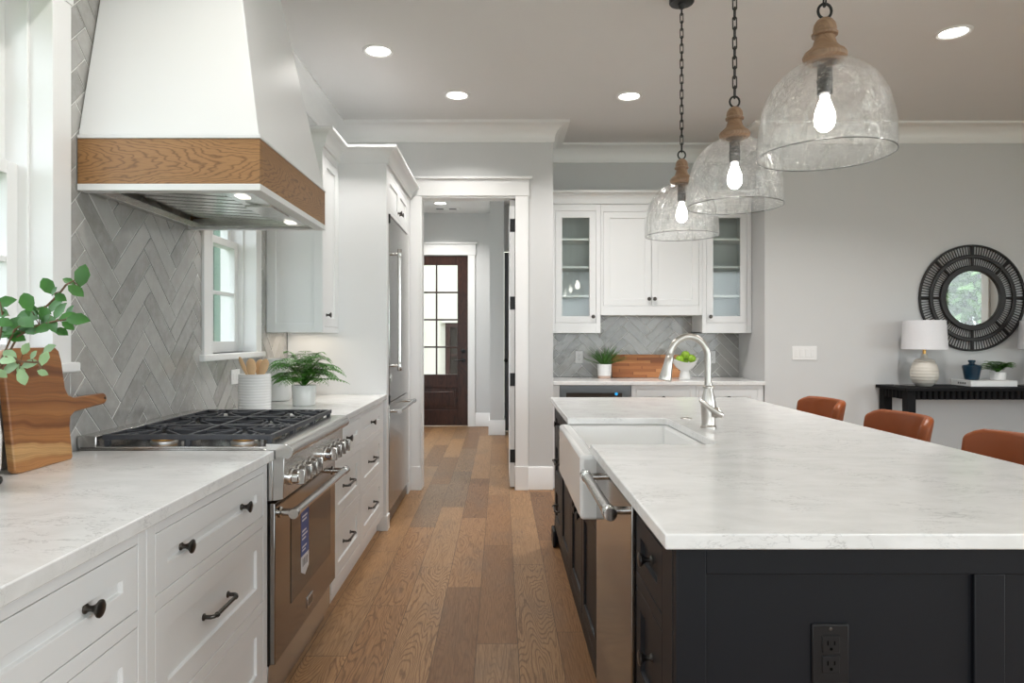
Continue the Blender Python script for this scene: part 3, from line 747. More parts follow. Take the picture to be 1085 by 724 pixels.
DZ = [(.70, .838), (.424, .662), (.149, .387)]
FL = Fr((-.773, 0, 0), (0, 1, 0), (1, 0, 0))
def stack(a0, a1, knobs, pulls=True):
    r = []
    for k, (c0, c1) in enumerate(DZ):
        hw = [('knob', a, (c0 + c1) / 2) for a in knobs] if k == 0 or not pulls else [('pull', (a0 + a1) / 2, (c0 + c1) / 2)]
        r.append(('drawer', a0, a1, c0, c1, hw))
    return r
base_cabinet(FL, .71, 1.492, stack(.76, 1.456, (.93, 1.287)), M['white'], 'white drawer cabinet at the bottom left corner, nearest the viewer')
base_cabinet(FL, 1.492, 2.266, stack(1.532, 2.227, (1.672, 2.062)), M['white'], 'white drawer cabinet left of the range')
base_cabinet(FL, 3.124, 3.79, stack(3.205, 3.752, (3.478,)), M['white'], 'white three drawer cabinet just beyond the range')
base_cabinet(FL, 3.79, 4.512, stack(3.83, 4.44, (4.135,)), M['white'], 'white three drawer cabinet beside the refrigerator panel')

def slab(name, poly, z0, z1, label, cat='countertop', bev=.003):
    cx = sum(p[0] for p in poly) / len(poly); cy = sum(p[1] for p in poly) / len(poly)
    o = MB().prism(poly, lambda x, y, d: (x, y, d), z0, z1).build(name, M['quartz'], None, bevel=bev, origin=(cx, cy, z0))
    return tag(o, label, cat)
slab('countertop', [(-1.41, .69), (-.75, .69), (-.75, 2.266), (-1.41, 2.266)], .8725, .905, 'white quartz countertop in the left foreground before the range')
slab('countertop', [(-1.41, 3.124), (-.75, 3.124), (-.75, 4.514), (-1.41, 4.514)], .8725, .905, 'white quartz countertop between the range and the refrigerator')

# ------------------------------------------------------------------ range
R0, R1 = 2.270, 3.120
t = thing('range_cooker', (-1.1, 2.695, 0), 'stainless steel gas range between the white drawer cabinets', 'range')
b = MB().box(-1.40, -.79, R0 + .003, R1 - .003, .10, .735).box(-1.40, -.757, R0 + .003, R1 - .003, .7355, .905)
b.box(-1.38, -.80, R0 + .02, R1 - .02, .0005, .10)
b.build('body', M['steel'], t, bevel=.002)
# cooktop pan with raised rim and rounded bullnose
c = MB().box(-1.40, -.755, R0 + .002, R1 - .002, .9055, .910)
for a, d in ((R0 + .002, R0 + .016), (R1 - .016, R1 - .002)): c.box(-1.40, -.755, a, d, .910, .917)
c.build('cooktop', M['steel'], t, bevel=.002)
MB().box(-1.408, -1.345, R0 + .002, R1 - .002, .9102, .952).build('back_guard', M['steel'], t, bevel=.003)
pr = [(-.780, .884), (-.780, .926)]
for k in range(11):
    a = PI / 2 - k / 10 * PI * .86
    pr.append((-.716 + .027 * math.cos(a), .8995 + .0268 * math.sin(a)))
MB().prism(pr, lambda x, z, d: (x, d, z), R0 + .001, R1 - .001).build('bullnose', M['steel'], t, bevel=.0015)
MB().prism([(-.757, .736), (-.722, .742), (-.719, .880), (-.757, .8835)], lambda x, z, d: (x, d, z), R0 + .002, R1 - .002).build('control_panel', M['steel'], t, bevel=.0015)
for y in (2.345, 2.425, 2.500, 2.575, 2.80, 2.878, 2.955, 3.035):
    k = MB().lathe((-.7205, y, .803), (1, 0, 0), [(.029, 0), (.029, .006), (.0265, .010), (.0245, .011), (.0235, .030), (.020, .033), (.0005, .034)], 24).build('knob', M['chrome'], t)
    MB().box(-.700, -.668, y - .0085, y + .0085, .803 - .026, .803 + .026).build('grip', M['steel'], k, bevel=.003)
# oven door
d = MB().box(-.787, -.752, R0 + .010, R1 - .010, .185, .726).build('oven_door', M['steel_door'], t, bevel=.003)
MB().box(-.7515, -.7500, 2.45, 3.02, .325, .632).build('window', M['dark_glass'], d, bevel=.001)
h = MB().tube([(-.697, R0 + .035, .685), (-.697, R1 - .035, .685)], .0145, 18)
for y in (R0 + .06, R1 - .06): h.lathe((-.7515, y, .685), (1, 0, 0), [(.019, 0), (.019, .004), (.0125, .008), (.0125, .05)], 16)
for y in (R0 + .03, R1 - .07): h.lathe((-.697, y, .685), (0, 1, 0), [(.0165, 0), (.0175, .003), (.0175, .037), (.0165, .04)], 20)
h.build('oven_handle', M['steel'], d)
bd = MB().box(-.7515, -.7485, 2.655, 2.735, .225, .268).build('badge', M['chrome'], d, bevel=.001)
MB().box(-.7484, -.7478, 2.661, 2.729, .231, .262).build('badge_plate', M['steel_dark'], d)
st = MB().box(-.7498, -.7490, 2.570, 2.672, .452, .622).build('energy_label', M['sticker_blue'], t)
s2 = MB().box(-.7498, -.7490, 2.570, 2.672, .395, .4515)
s2.prism([(2.570, .395), (2.672, .395), (2.621, .372)], lambda y, z, dd: (dd, y, z), -.7498, -.7490); s2.build('label_foot', M['sticker_white'], st)
for z, wd in ((.600, .07), (.586, .06), (.545, .055), (.530, .07), (.515, .05), (.485, .06), (.472, .045)): MB().box(-.7489, -.7487, 2.582, 2.582 + wd, z - .004, z + .003).build('printed_line', M['sticker_white'], st)
for k in range(4): MB().box(-.7489, -.7487, 2.588 + k * .018, 2.598 + k * .018, .410, .440).build('printed_block', M['ink'], st)
MB().box(-.80, -.775, R0 + .012, R1 - .012, .06, .178).build('kick_panel', M['steel'], t, bevel=.002)
# burners and grates: three columns, back and front
def grate(y0, y1):
    x0, x1, z0, z1 = -1.335, -.765, .9375, .9540
    g = MB(); w = .013
    g.box(x0, x1, y0, y0 + w, z0, z1).box(x0, x1, y1 - w, y1, z0, z1).box(x0, x0 + w, y0 + w, y1 - w, z0, z1).box(x1 - w, x1, y0 + w, y1 - w, z0, z1)
    xm = (x0 + x1) / 2; ym = (y0 + y1) / 2
    g.box(xm - w / 2, xm + w / 2, y0 + w, y1 - w, z0 + .002, z1)
    for x, y in ((x0 + .004, y0 + .004), (x1 - .02, y0 + .004), (x0 + .004, y1 - .02), (x1 - .02, y1 - .02), (xm - .008, y0 + .002), (xm - .008, y1 - .018)): g.box(x, x + .016, y, y + .016, .9103, z0)
    for cx in ((x0 + xm) / 2, (xm + x1) / 2):
        hx = (x1 - x0) / 4
        for a in range(8):
            an = a * PI / 4; dx, dy = math.cos(an), math.sin(an)
            rx = hx if abs(dx) > .1 else 9; ry = (y1 - y0) / 2
            L = min(rx / abs(dx) if abs(dx) > .05 else 9, ry / abs(dy) if abs(dy) > .05 else 9) - .004
            p0 = Vector((cx + dx * .030, ym + dy * .030, z1 + .002)); p1 = Vector((cx + dx * L, ym + dy * L, z1 - .004))
            px = Vector((-dy, dx, 0)) * .0045
            vs = []
            for p, hgt in ((p0, .012), (p0.lerp(p1, .25), .017), (p1, .017)):
                vs += [p + px, p - px, p - px - Vector((0, 0, hgt)), p + px - Vector((0, 0, hgt))]
            g.add(vs, [(0, 1, 2, 3), (0, 4, 5, 1), (1, 5, 6, 2), (2, 6, 7, 3), (3, 7, 4, 0), (4, 8, 9, 5), (5, 9, 10, 6), (6, 10, 11, 7), (7, 11, 8, 4), (8, 11, 10, 9)])
    for x in (x1 - .045, x1 - .075, x1 - .105, x0 + .06, x0 + .09):                # short rungs along the rails
        for a, b2 in ((y0 + w, y0 + .055), (y1 - .055, y1 - w)): g.box(x - .004, x + .004, a, b2, z0 + .006, z1 - .001)
    return g.build('grate', M['iron'], t, bevel=.0015)
span = (R1 - R0 - .036) / 3
for k in range(3):
    y0 = R0 + .018 + k * span
    grate(y0 + .001, y0 + span - .001)
    for cx in (-1.1925, -.9075):
        cy = y0 + span / 2
        bn = MB().lathe((cx, cy, 0.9104), (0, 0, 1), [(.046, 0), (.046, .005), (.040, .008)], 28).build('burner', M['alu'], t)
        MB().lathe((cx, cy, .9188), (0, 0, 1), [(.040, 0), (.043, .003), (.043, .0115), (.034, .012)], 28).build('brass_ring', M['brass'], bn)
        MB().lathe((cx, cy, .9312), (0, 0, 1), [(.033, 0), (.035, .002), (.034, .006), (.02, .008), (.0005, .0085)], 28).build('burner_cap', M['iron'], bn)
        MB().lathe((cx + .056, cy + .02, .9104), (0, 0, 1), [(.005, 0), (.005, .012), (.003, .02), (.0005, .022)], 10).build('igniter', M['ceramic'], bn)

# ------------------------------------------------------------------ range hood
t = thing('range_hood', (-1.1, 2.695, 1.78), 'large tapered white range hood with a stained oak band', 'range hood')
XF, Y0h, Y1h = -.800, 2.272, 3.118
b = MB()
za, zb = 1.957, 3.0795
T = lambda z: ((z - za) / (zb - za))
def ring(z, g=0):
    k = T(z) if z > za else 0
    return [(-1.407, Y0h + .27 * k + g, z), (XF - .222 * k - g, Y0h + .27 * k + g, z), (XF - .222 * k - g, Y1h - .16 * k - g, z), (-1.407, Y1h - .16 * k - g, z)]
vs = ring(za, .004) + ring(zb, .004)
b.add(vs, [(0, 1, 5, 4), (1, 2, 6, 5), (2, 3, 7, 6), (3, 0, 4, 7), (0, 3, 2, 1), (4, 5, 6, 7)])
b.build('shell', M['white'], t, bevel=.003)
def collar(z0, z1, out, th, name, mat):
    m = MB()
    m.box(-1.407, XF + out, Y0h - out, Y0h - out + th, z0, z1).box(-1.407, XF + out, Y1h + out - th, Y1h + out, z0, z1).box(XF + out - th, XF + out, Y0h - out + th, Y1h + out - th, z0, z1)
    return m.build(name, mat, t, bevel=.0015)
collar(1.793, 1.9435, 0, .02, 'oak_band', M['oak_band'])
collar(1.944, 1.9565, .003, .03, 'upper_trim', M['white'])
collar(1.770, 1.7925, .003, .045, 'lower_trim', M['white'])
# steel liner: baffles rise towards the wall, lamp strip along the front
s = MB().box(-1.404, -1.37, Y0h + .046, Y1h - .046, 1.775, 1.80).box(-1.37, -.85, Y0h + .043, Y0h + .075, 1.777, 1.81).box(-1.37, -.85, Y1h - .075, Y1h - .043, 1.777, 1.81)
s.prism([(-.985, 1.79), (-.845, 1.776), (-.845, 1.80), (-.985, 1.812)], lambda x, z, dd: (x, dd, z), Y0h + .076, Y1h - .076)
s.build('liner', M['steel'], t, bevel=.001)
MB().box(-1.37, -.985, Y0h + .076, Y1h - .076, 1.85, 1.855).build('dark_backing', M['steel_dark'], t)  # dark sheet above the baffles paints the shade in their gaps
s = MB(); n = 10
for k in range(n):
    y = Y0h + .10 + k * (Y1h - Y0h - .20) / (n - 1)
    pr = [(-.026, .026), (-.024, .0), (.024, .0), (.026, .026), (.024, .026), (.022, .003), (-.022, .003), (-.024, .026)]
    zz = lambda x: 1.792 + (-.985 - x) * .06
    vv = [(-1.36, y + a, zz(-1.36) + c) for a, c in pr] + [(-.99, y + a, zz(-.99) + c) for a, c in pr]
    s.add(vv, [tuple(range(8))[::-1], tuple(range(8, 16))] + [(i, (i + 1) % 8, 8 + (i + 1) % 8, 8 + i) for i in range(8)])
s.build('baffle_filter', M['steel'], t)
Zl = lambda x: 1.79 - (x + .985) * .1
for y in (2.42, 2.97):
    MB().box(-.932, -.895, y - .030, y + .030, Zl(-.915) - .006, Zl(-.915) - .002).build('hood_lamp', M['hood_led'], t)
MB().box(-.965, -.865, 2.58, 2.80, Zl(-.915) - .009, Zl(-.915) - .001).build('switch_panel', M['steel'], t, bevel=.001)

# ------------------------------------------------------------------ left wall cabinet, refrigerator and its surround
CROWN = lambda top: [(o, z) for o, z in crown_prof(top, .105, .075, .02)]
t = thing('upper_cabinet', (-1.24, 4.32, 1.31), 'white wall cabinet beyond the range hood, over the fern', 'cabinet')
F = Fr((-1.07, 0, 0), (0, 1, 0), (1, 0, 0))
b = MB().lbox(F, 4.127, 4.518, -.34, -.0205, 1.312, 2.45).frame(F, 4.127, 4.518, 1.312, 2.45, -.021, 0, .035, .035, .06)
b.build('body', M['white'], t, bevel=.0015)
FS = Fr((0, 4.127, 0), (1, 0, 0), (0, -1, 0))
MB().frame(FS, -1.409, -1.071, 1.312, 2.45, .0003, .012, .055, .055, .08).build('side_panel', M['white'], t, bevel=.0015)
d = MB().shaker(F, 4.164, 4.481, 1.349, 2.388, -.0005, .018, .055).build('door', M['white'], t, bevel=.0012)
knob_mb(F, 4.205, -.0005, 1.42).build('knob', M['bronze'], d)
l = area('under_cabinet_light', (-1.24, 4.32, 1.305), (0, 0, 0), .28, .3, .38, (1, .82, .62)); l.parent = t; l.location = (0, 0, -.006)

t = thing('refrigerator_surround', (-1.08, 5.1, 0), 'tall white cabinet panels and top cupboard enclosing the refrigerator', 'cabinet')
MB().box(-1.409, -.752, 4.520, 4.598, .0005, 2.45).box(-.80, -.745, 4.516, 4.602, .0005, .10).build('side_panel', M['white'], t, bevel=.002)
MB().box(-1.409, -.752, 5.575, 5.70, .0005, 2.45).build('side_panel', M['white'], t, bevel=.002)
F = Fr((-.755, 0, 0), (0, 1, 0), (1, 0, 0))
MB().lbox(F, 4.599, 5.574, -.65, -.0205, 2.125, 2.45).frame(F, 4.599, 5.574, 2.125, 2.45, -.021, 0, .03, .03, .06).lbox(F, 5.075, 5.098, -.021, 0, 2.155, 2.39).build('top_cupboard', M['white'], t, bevel=.0015)
for a0, a1, ka in ((4.631, 5.073, 5.045), (5.10, 5.542, 5.128)):
    d = MB().shaker(F, a0, a1, 2.157, 2.388, -.0005, .018, .05).build('door', M['white'], t, bevel=.0012)
    knob_mb(F, ka, -.0005, 2.20).build('knob', M['bronze'], d)
MB().box(-1.40, -.76, 4.53, 5.69, 2.4505, 2.465).build('top_panel', M['white'], t)
o = MB().sweep([(-1.409, 4.1265), (-1.0695, 4.1265), (-1.0695, 4.519), (-.7515, 4.519), (-.7515, 5.70)], CROWN(2.54), 1).build('cabinet_crown', M['white'], None, angle=25, origin=(-1.1, 4.8, 2.43))
tag(o, 'stepped white crown moulding over the refrigerator surround and hood side cabinet', 'moulding')

t = thing('refrigerator', (-1.08, 5.085, 0), 'stainless steel refrigerator in the tall white surround', 'refrigerator')
MB().box(-1.40, -.80, 4.604, 5.568, .001, 2.118).build('body', M['steel_dark'], t, bevel=.002)
d = MB().box(-.799, -.748, 4.615, 5.560, .842, 2.105).build('upper_door', M['steel'], t, bevel=.004)
h = MB().tube([(-.690, 4.685, 1.06), (-.690, 4.685, 1.885)], .0135, 16)
for z in (1.09, 1.855): h.tube([(-.748, 4.685, z), (-.690, 4.685, z)], .011, 12)
for z in (1.055, 1.83): h.lathe((-.690, 4.685, z), (0, 0, 1), [(.0145, 0), (.016, .003), (.016, .055), (.0145, .058)], 18)
h.build('door_handle', M['steel'], d)
MB().box(-.7478, -.746, 4.66, 4.71, .98, 1.03).build('badge', M['chrome'], d, bevel=.0005)
d = MB().box(-.799, -.748, 4.615, 5.560, .105, .835).build('freezer_drawer', M['steel'], t, bevel=.004)
h = MB().tube([(-.690, 4.68, .775), (-.690, 5.50, .775)], .0135, 16)
for y in (4.72, 5.46): h.tube([(-.748, y, .775), (-.690, y, .775)], .011, 12)
for y in (4.675, 5.445): h.lathe((-.690, y, .775), (0, 1, 0), [(.0145, 0), (.016, .003), (.016, .055), (.0145, .058)], 18)
h.build('drawer_handle', M['steel'], d)
for z in (2.085, .86): MB().box(-.78, -.742, 4.604, 4.6145, z - .03, z + .03).build('hinge', M['black'], t)
MB().box(-.80, -.76, 4.62, 5.55, .02, .10).build('toe_grille', M['steel_dark'], t, bevel=.002)

# ------------------------------------------------------------------ island
FI = Fr((.34, 0, 0), (0, 1, 0), (-1, 0, 0))
T0, T1 = .8745, .905
poly = [(.3155, 1.303), (1.543, 1.303), (1.543, 4.30), (.3155, 4.30), (.3155, 3.19)]
r = .045
for k in range(6):
    a = PI / 2 - k / 5 * PI / 2; poly.append((.775 - r + r * math.cos(a), 3.19 - r + r * math.sin(a)))
for k in range(6):
    a = -k / 5 * PI / 2; poly.append((.775 - r + r * math.cos(a), 2.40 + r + r * math.sin(a)))
poly.append((.3155, 2.40))
slab('island_countertop', poly, T0, T1, 'large white quartz island countertop with a sink cutout', bev=.0035)
t = thing('kitchen_island', (.93, 2.8, 0), 'charcoal panelled island frame with the black outlet on its near end', 'island')
FE = Fr((0, 1.322, 0), (1, 0, 0), (0, -1, 0))
def end_panel(FE, nm):
    m = MB().lbox(FE, .341, 1.519, -.024, -.0102, .0005, .8735)
    m.frame(FE, .341, 1.519, .0005, .8735, -.0102, 0, .058, .13, .052).lbox(FE, .919, .978, -.0102, 0, .13, .8215)
    return m.build(nm, M['island'], t, bevel=.0015)
end_panel(FE, 'end_panel')
end_panel(Fr((0, 4.282, 0), (1, 0, 0), (0, 1, 0)), 'end_panel')
MB().box(1.185, 1.205, 1.347, 4.257, .0005, .8735).build('back_panel', M['island'], t, bevel=.0015)
ft = MB().box(.322, .3395, 4.15, 4.285, .0005, .10).box(.322, .43, 4.2825, 4.297, .0005, .10)
ft.build('bracket_foot', M['island'], t, bevel=.006)
MB().box(.322, .3395, 1.318, 1.44, .0005, .10).build('bracket_foot', M['island'], t, bevel=.006)

def istack(a0, a1, hw):
    r = []
    for k, (c0, c1) in enumerate(DZ):
        c = (c0 + c1) / 2; am = (a0 + a1) / 2
        r.append(('slim', a0, a1, c0, c1, [(hw[k], am, c)]))
    return r
base_cabinet(FI, 1.347, 1.712, istack(1.437, 1.704, ('knob', 'knob', 'knob')), M['island'], 'charcoal island drawer cabinet nearest the viewer, before the dishwasher', z1=.8735, depth=.83, name='island_cabinet', kick=.02)
base_cabinet(FI, 2.349, 3.33, [('door', 2.405, 2.842, .135, .598, [('knob', 2.79, .55)]), ('door', 2.848, 3.285, .135, .598, [('knob', 2.90, .55)])], M['island'], 'charcoal two door island cabinet under the white sink', z1=.632, depth=.83, name='island_cabinet', kick=.02)
base_cabinet(FI, 3.33, 3.83, [('door', 3.37, 3.80, .135, .84, [('knob', 3.42, .77)])], M['island'], 'charcoal island cabinet with one tall door beyond the sink', z1=.8735, depth=.83, name='island_cabinet', kick=.02)
base_cabinet(FI, 3.83, 4.256, istack(3.865, 4.215, ('knob', 'pull', 'pull')), M['island'], 'charcoal drawer cabinet at the far end of the island', z1=.8735, depth=.83, name='island_cabinet', kick=.02)

t = thing('dishwasher', (.65, 2.03, 0), 'stainless steel dishwasher in the island beside the sink', 'dishwasher')
MB().lbox(FI, 1.716, 2.345, -.60, -.02, .10, .868).lbox(FI, 1.72, 2.34, -.55, -.03, .0005, .10).build('body', M['steel_dark'], t)
d = MB().lbox(FI, 1.7185, 2.3425, -.0195, .010, .095, .862).build('door', M['steel_door'], t, bevel=.003)
h = MB().tube([FI(1.775, .055, .822), FI(2.285, .055, .822)], .0155, 18)
for y in (1.81, 2.25): h.tube([FI(y, .0102, .822), FI(y, .055, .822)], .011, 12)
h.build('door_handle', M['steel'], d)
h = MB()
for y in (1.765, 2.235): h.lathe(FI(y, .055, .822), (0, 1, 0), [(.0165, 0), (.0185, .003), (.0185, .055), (.0165, .058)], 20)
h.build('handle_cap', M['chrome'], d)

# farmhouse sink
sk = MB(); X0, X1, Y0, Y1, Z0, Z1 = .278, .805, 2.372, 3.222, .645, .8725
inn = [(.338, 2.412), (.763, 2.412), (.763, 3.180), (.338, 3.180)]; ib = [(.352, 2.43), (.75, 2.43), (.75, 3.162), (.352, 3.162)]
out = [(X0, Y0), (X1, Y0), (X1, Y1), (X0, Y1)]
vs = [(x, y, Z0) for x, y in out] + [(x, y, Z1) for x, y in out] + [(x, y, Z1) for x, y in inn] + [(x, y, Z0 + .022) for x, y in ib]
fs = [(3, 2, 1, 0), (12, 13, 14, 15)]
for q in range(4):
    q2 = (q + 1) % 4; fs += [(q, q2, 4 + q2, 4 + q), (4 + q, 4 + q2, 8 + q2, 8 + q), (8 + q, 8 + q2, 12 + q2, 12 + q)]
sink = tag(sk.add(vs, fs).build('farmhouse_sink', M['ceramic'], None, bevel=.014, seg=4, angle=50, origin=(.54, 2.8, Z0)), 'white farmhouse sink with apron front set in the island', 'sink')
MB().lathe((.55, 2.8, Z0 + .0225), (0, 0, 1), [(.045, 0), (.045, .003), (.036, .004), (.034, .001), (.001, .001)], 24).build('drain', M['steel'], sink)

# faucet
fx, fy = .866, 2.84
t = thing('faucet', (fx, fy, .905), 'brushed nickel gooseneck faucet standing behind the sink', 'faucet')
MB().lathe((fx, fy, .9052), (0, 0, 1), [(.0325, 0), (.0325, .006), (.0285, .010), (.0270, .016), (.0290, .05), (.0310, .085), (.0300, .105), (.0240, .135), (.0190, .155), (.0175, .163), (.0230, .166), (.0230, .172), (.0165, .176), (.0140, .190)], 28).build('base', M['nickel'], t)
P = [(fx - .002, fy, 1.06), (fx - .002, fy, 1.12)]
for k in range(17):
    a = k / 16 * PI * .94
    P.append((fx - .002 - .079 + .079 * math.cos(a), fy, 1.195 + .090 * math.sin(a)))
MB().tube(P, .0142, 18).build('spout', M['nickel'], t)
e = Vector(P[-1]); dn = Vector((-.20, 0, -.98)).normalized()
MB().lathe(e - dn * .004, dn, [(.0142, 0), (.0160, .003), (.0150, .010), (.0165, .012), (.0185, .045), (.0245, .095), (.0270, .107), (.0265, .114), (.021, .117)], 24).build('spray_head', M['nickel'], t)
lv = MB().lathe((fx + .022, fy - .012, .972), (.30, -.92, -.05), [(.021, -.02), (.0225, 0), (.022, .018), (.014, .028), (.0005, .031)], 20)
lv.tube([(fx + .044, fy - .035, .962), (fx + .03, fy - .040, .968), (fx - .01, fy - .046, .995), (fx - .046, fy - .050, 1.022), (fx - .052, fy - .050, 1.026)], [.012, .0125, .0095, .0082, .006], 14).build('lever', M['nickel'], t)
tag(MB().lathe((.86, 3.19 - .03, .9052), (0, 0, 1), [(.026, 0), (.026, .003), (.022, .005), (.020, .0045), (.012, .0045), (.011, .008), (.0005, .0085)], 28).build('air_switch', M['nickel'], None, origin=(.86, 3.16, .905)), 'small round metal button on the island behind the sink', 'air switch')

def duplex(F, a, c, mat, label, w=.072, h=.116, dark=True, group=None, vertical=True):
    t = thing('wall_outlet', F(a, 0, c), label, 'outlet', group)
    if vertical: MB().lbox(F, a - w / 2, a + w / 2, .0003, .006, c - h / 2, c + h / 2).build('cover_plate', mat, t, bevel=.0025)
    else: MB().lbox(F, a - h / 2, a + h / 2, .0003, .006, c - w / 2, c + w / 2).build('cover_plate', mat, t, bevel=.0025)
    for s in (-1, 1):
        if vertical:
            r_ = MB().lbox(F, a - .017, a + .017, .0061, .0085, c + s * .0195 - .0165, c + s * .0195 + .0165).build('receptacle', mat, t, bevel=.002)
            q = MB()
            for da, hh in ((-.0065, .0085), (.0065, .0075)): q.lbox(F, a + da - .0013, a + da + .0013, .0083, .0087, c + s * .0195 + .001 - hh / 2 + .002, c + s * .0195 + .001 + hh / 2 + .002)
            q.lathe(F(a, .0083, c + s * .0195 - .0085), F.n, [(.003, 0), (.003, .0005)], 10)
            q.build('slots', M['black'] if mat != M['black_plastic'] else M['slot'], r_)
        else:
            MB().lbox(F, a + s * .024 - .017, a + s * .024 + .017, .0061, .0085, c - .0165, c + .0165).build('rocker', mat, t, bevel=.002)
    MB().lathe(F(a, .006, c + (h / 2 - .009 if vertical else 0)), F.n, [(.0035, 0), (.0035, .001), (.002, .0014)], 12).build('screw', M['bronze'] if mat == M['black_plastic'] else mat, t)
    return t
FE2 = Fr((0, 1.3322, 0), (1, 0, 0), (0, -1, 0))
duplex(FE2, .642, .665, M['black_plastic'], 'black power outlet on the charcoal island end')

# ------------------------------------------------------------------ bar niche
FN = Fr((0, 6.07, 0), (1, 0, 0), (0, -1, 0))
def glass_cabinet(a0, a1, d0, d1, ka, label):
    t = thing('glass_door_cabinet', ((a0 + a1) / 2, 6.24, 1.322), label, 'cabinet')
    z0, z1 = 1.322, 2.47
    b = MB().lbox(FN, a0, a0 + .018, -.335, -.0205, z0, z1).lbox(FN, a1 - .018, a1, -.335, -.0205, z0, z1).lbox(FN, a0 + .018, a1 - .018, -.335, -.325, z0, z1)
    b.lbox(FN, a0 + .018, a1 - .018, -.325, -.0205, z0 + .09, z0 + .108).lbox(FN, a0 + .018, a1 - .018, -.325, -.0205, z1 - .05, z1).lbox(FN, a0, a1, -.335, -.0205, z0, z0 + .012)
    b.lbox(FN, a0, d0 - .002, -.02, 0, z0, z1).lbox(FN, d1 + .002, a1, -.02, 0, z0, z1).lbox(FN, d0 - .002, d1 + .002, -.02, 0, z0, 1.412).lbox(FN, d0 - .002, d1 + .002, -.02, 0, 2.408, z1)
    b.build('body', M['white'], t, bevel=.0015)
    for z in (1.652, 1.91, 2.16): MB().lbox(FN, a0 + .019, a1 - .019, -.324, -.03, z - .009, z + .009).build('shelf', M['white'], t, bevel=.001)
    d = MB().shaker(FN, d0, d1, 1.414, 2.406, -.0005, .019, .058, hole=True).build('door', M['white'], t, bevel=.0012)
    MB().lbox(FN, d0 + .054, d1 - .054, -.013, -.009, 1.468, 2.352).build('glass_pane', M['cab_glass'], d)
    knob_mb(FN, ka, -.0005, 1.467).build('knob', M['bronze'], d)
glass_cabinet(.447, .893, .4925, .8515, .824, 'glass fronted white wall cabinet left of the bar niche')
glass_cabinet(1.797, 2.236, 1.836, 2.193, 1.864, 'glass fronted white wall cabinet right of the bar niche')
t = thing('upper_cabinet', (1.345, 6.24, 1.48), 'two door white wall cabinet between the glass cabinets', 'cabinet')
MB().lbox(FN, .8945, 1.7955, -.335, -.0205, 1.48, 2.47).lbox(FN, .8945, .916, -.02, 0, 1.48, 2.47).lbox(FN, 1.766, 1.7955, -.02, 0, 1.48, 2.47).lbox(FN, .916, 1.766, -.02, 0, 1.48, 1.563).lbox(FN, .916, 1.766, -.02, 0, 2.402, 2.47).build('body', M['white'], t, bevel=.0015)
for a0, a1, ka in ((.918, 1.343, 1.320), (1.3465, 1.764, 1.370)):
    d = MB().shaker(FN, a0, a1, 1.565, 2.40, -.0005, .018, .056).build('door', M['white'], t, bevel=.0012)
    knob_mb(FN, ka, -.0005, 1.624).build('knob', M['bronze'], d)
o = MB().sweep([(.447, 6.0695), (2.236, 6.0695)], [(q, z) for q, z in crown_prof(2.58, .11, .07, .02)], 1).box(.447, 2.236, 6.0705, 6.40, 2.4715, 2.57).build('cabinet_crown', M['white'], None, angle=25, origin=(1.34, 6.07, 2.47))
tag(o, 'white crown moulding along the top of the bar niche cabinets', 'moulding')

FB = Fr((0, 5.80, 0), (1, 0, 0), (0, -1, 0))
slab('bar_countertop', [(.4465, 5.766), (2.2385, 5.766), (2.2385, 6.408), (.4465, 6.408)], .8785, .911, 'pale quartz countertop in the bar niche')
t = thing('beverage_fridge', (.81, 6.1, 0), 'dark stainless beverage fridge with a black display under the bar countertop', 'fridge')
MB().lbox(FB, .506, 1.112, -.56, -.02, .0005, .876).build('body', M['steel_dark'], t)
d = MB().lbox(FB, .508, 1.110, -.0195, .008, .10, .872).build('door', M['steel_dark'], t, bevel=.002)
MB().lbox(FB, .560, 1.035, .0082, .0095, .16, .812).build('display', M['dark_glass'], d)
MB().lathe(FB(.985, .0096, .803), FB.n, [(.013, 0), (.013, .001), (.0005, .0012)], 16).build('icon_sticker', M['blue_sticker_glow'], d)  # blue icon sticker, its glow put into the material
tag(MB().lbox(FB, .4475, .505, -.55, 0, .0005, .8775).build('filler_panel', M['white'], None, bevel=.001, origin=(.476, 5.8, 0)), 'narrow white filler panel left of the beverage fridge', 'panel')
base_cabinet(FB, 1.1135, 1.662, [('drawer', 1.157, 1.612, .70, .838, [('knob', 1.385, .769)]), ('door', 1.157, 1.612, .149, .662, [('knob', 1.585, .60)])], M['white'], 'white bar base cabinet beside the beverage fridge', z1=.8780, depth=.60)
base_cabinet(FB, 1.662, 2.237, [('drawer', 1.690, 2.187, .70, .838, [('knob', 1.94, .769)]), ('door', 1.690, 2.187, .149, .662, [('knob', 1.717, .60)])], M['white'], 'white bar base cabinet at the right end of the niche', z1=.8780, depth=.60)
FW = Fr((0, 6.4095, 0), (1, 0, 0), (0, -1, 0))
duplex(FW, .740, 1.098, M['plastic'], 'white power outlet left of the small spiky plant in the niche')
duplex(FW, 1.985, 1.098, M['plastic'], 'white power outlet right of the apple bowl in the niche')

o = MB().prism([(1.035, 0), (1.665, 0), (1.665, .210), (1.035, .210)], lambda x, z, d: (x, 6.30 + d + z * .30, .9125 + z), 0, .019).build('serving_board', M['bamboo'], None, bevel=.004, origin=(1.35, 6.31, .9115))
tag(o, 'striped bamboo serving board leaning behind the apple bowl', 'board')
MB().tube([(1.655, 6.32, .98), (1.68, 6.30, .985), (1.70, 6.30, .97), (1.705, 6.305, .94), (1.69, 6.31, .93), (1.66, 6.325, .96)], .006, 8).build('strap', M['black'], o)

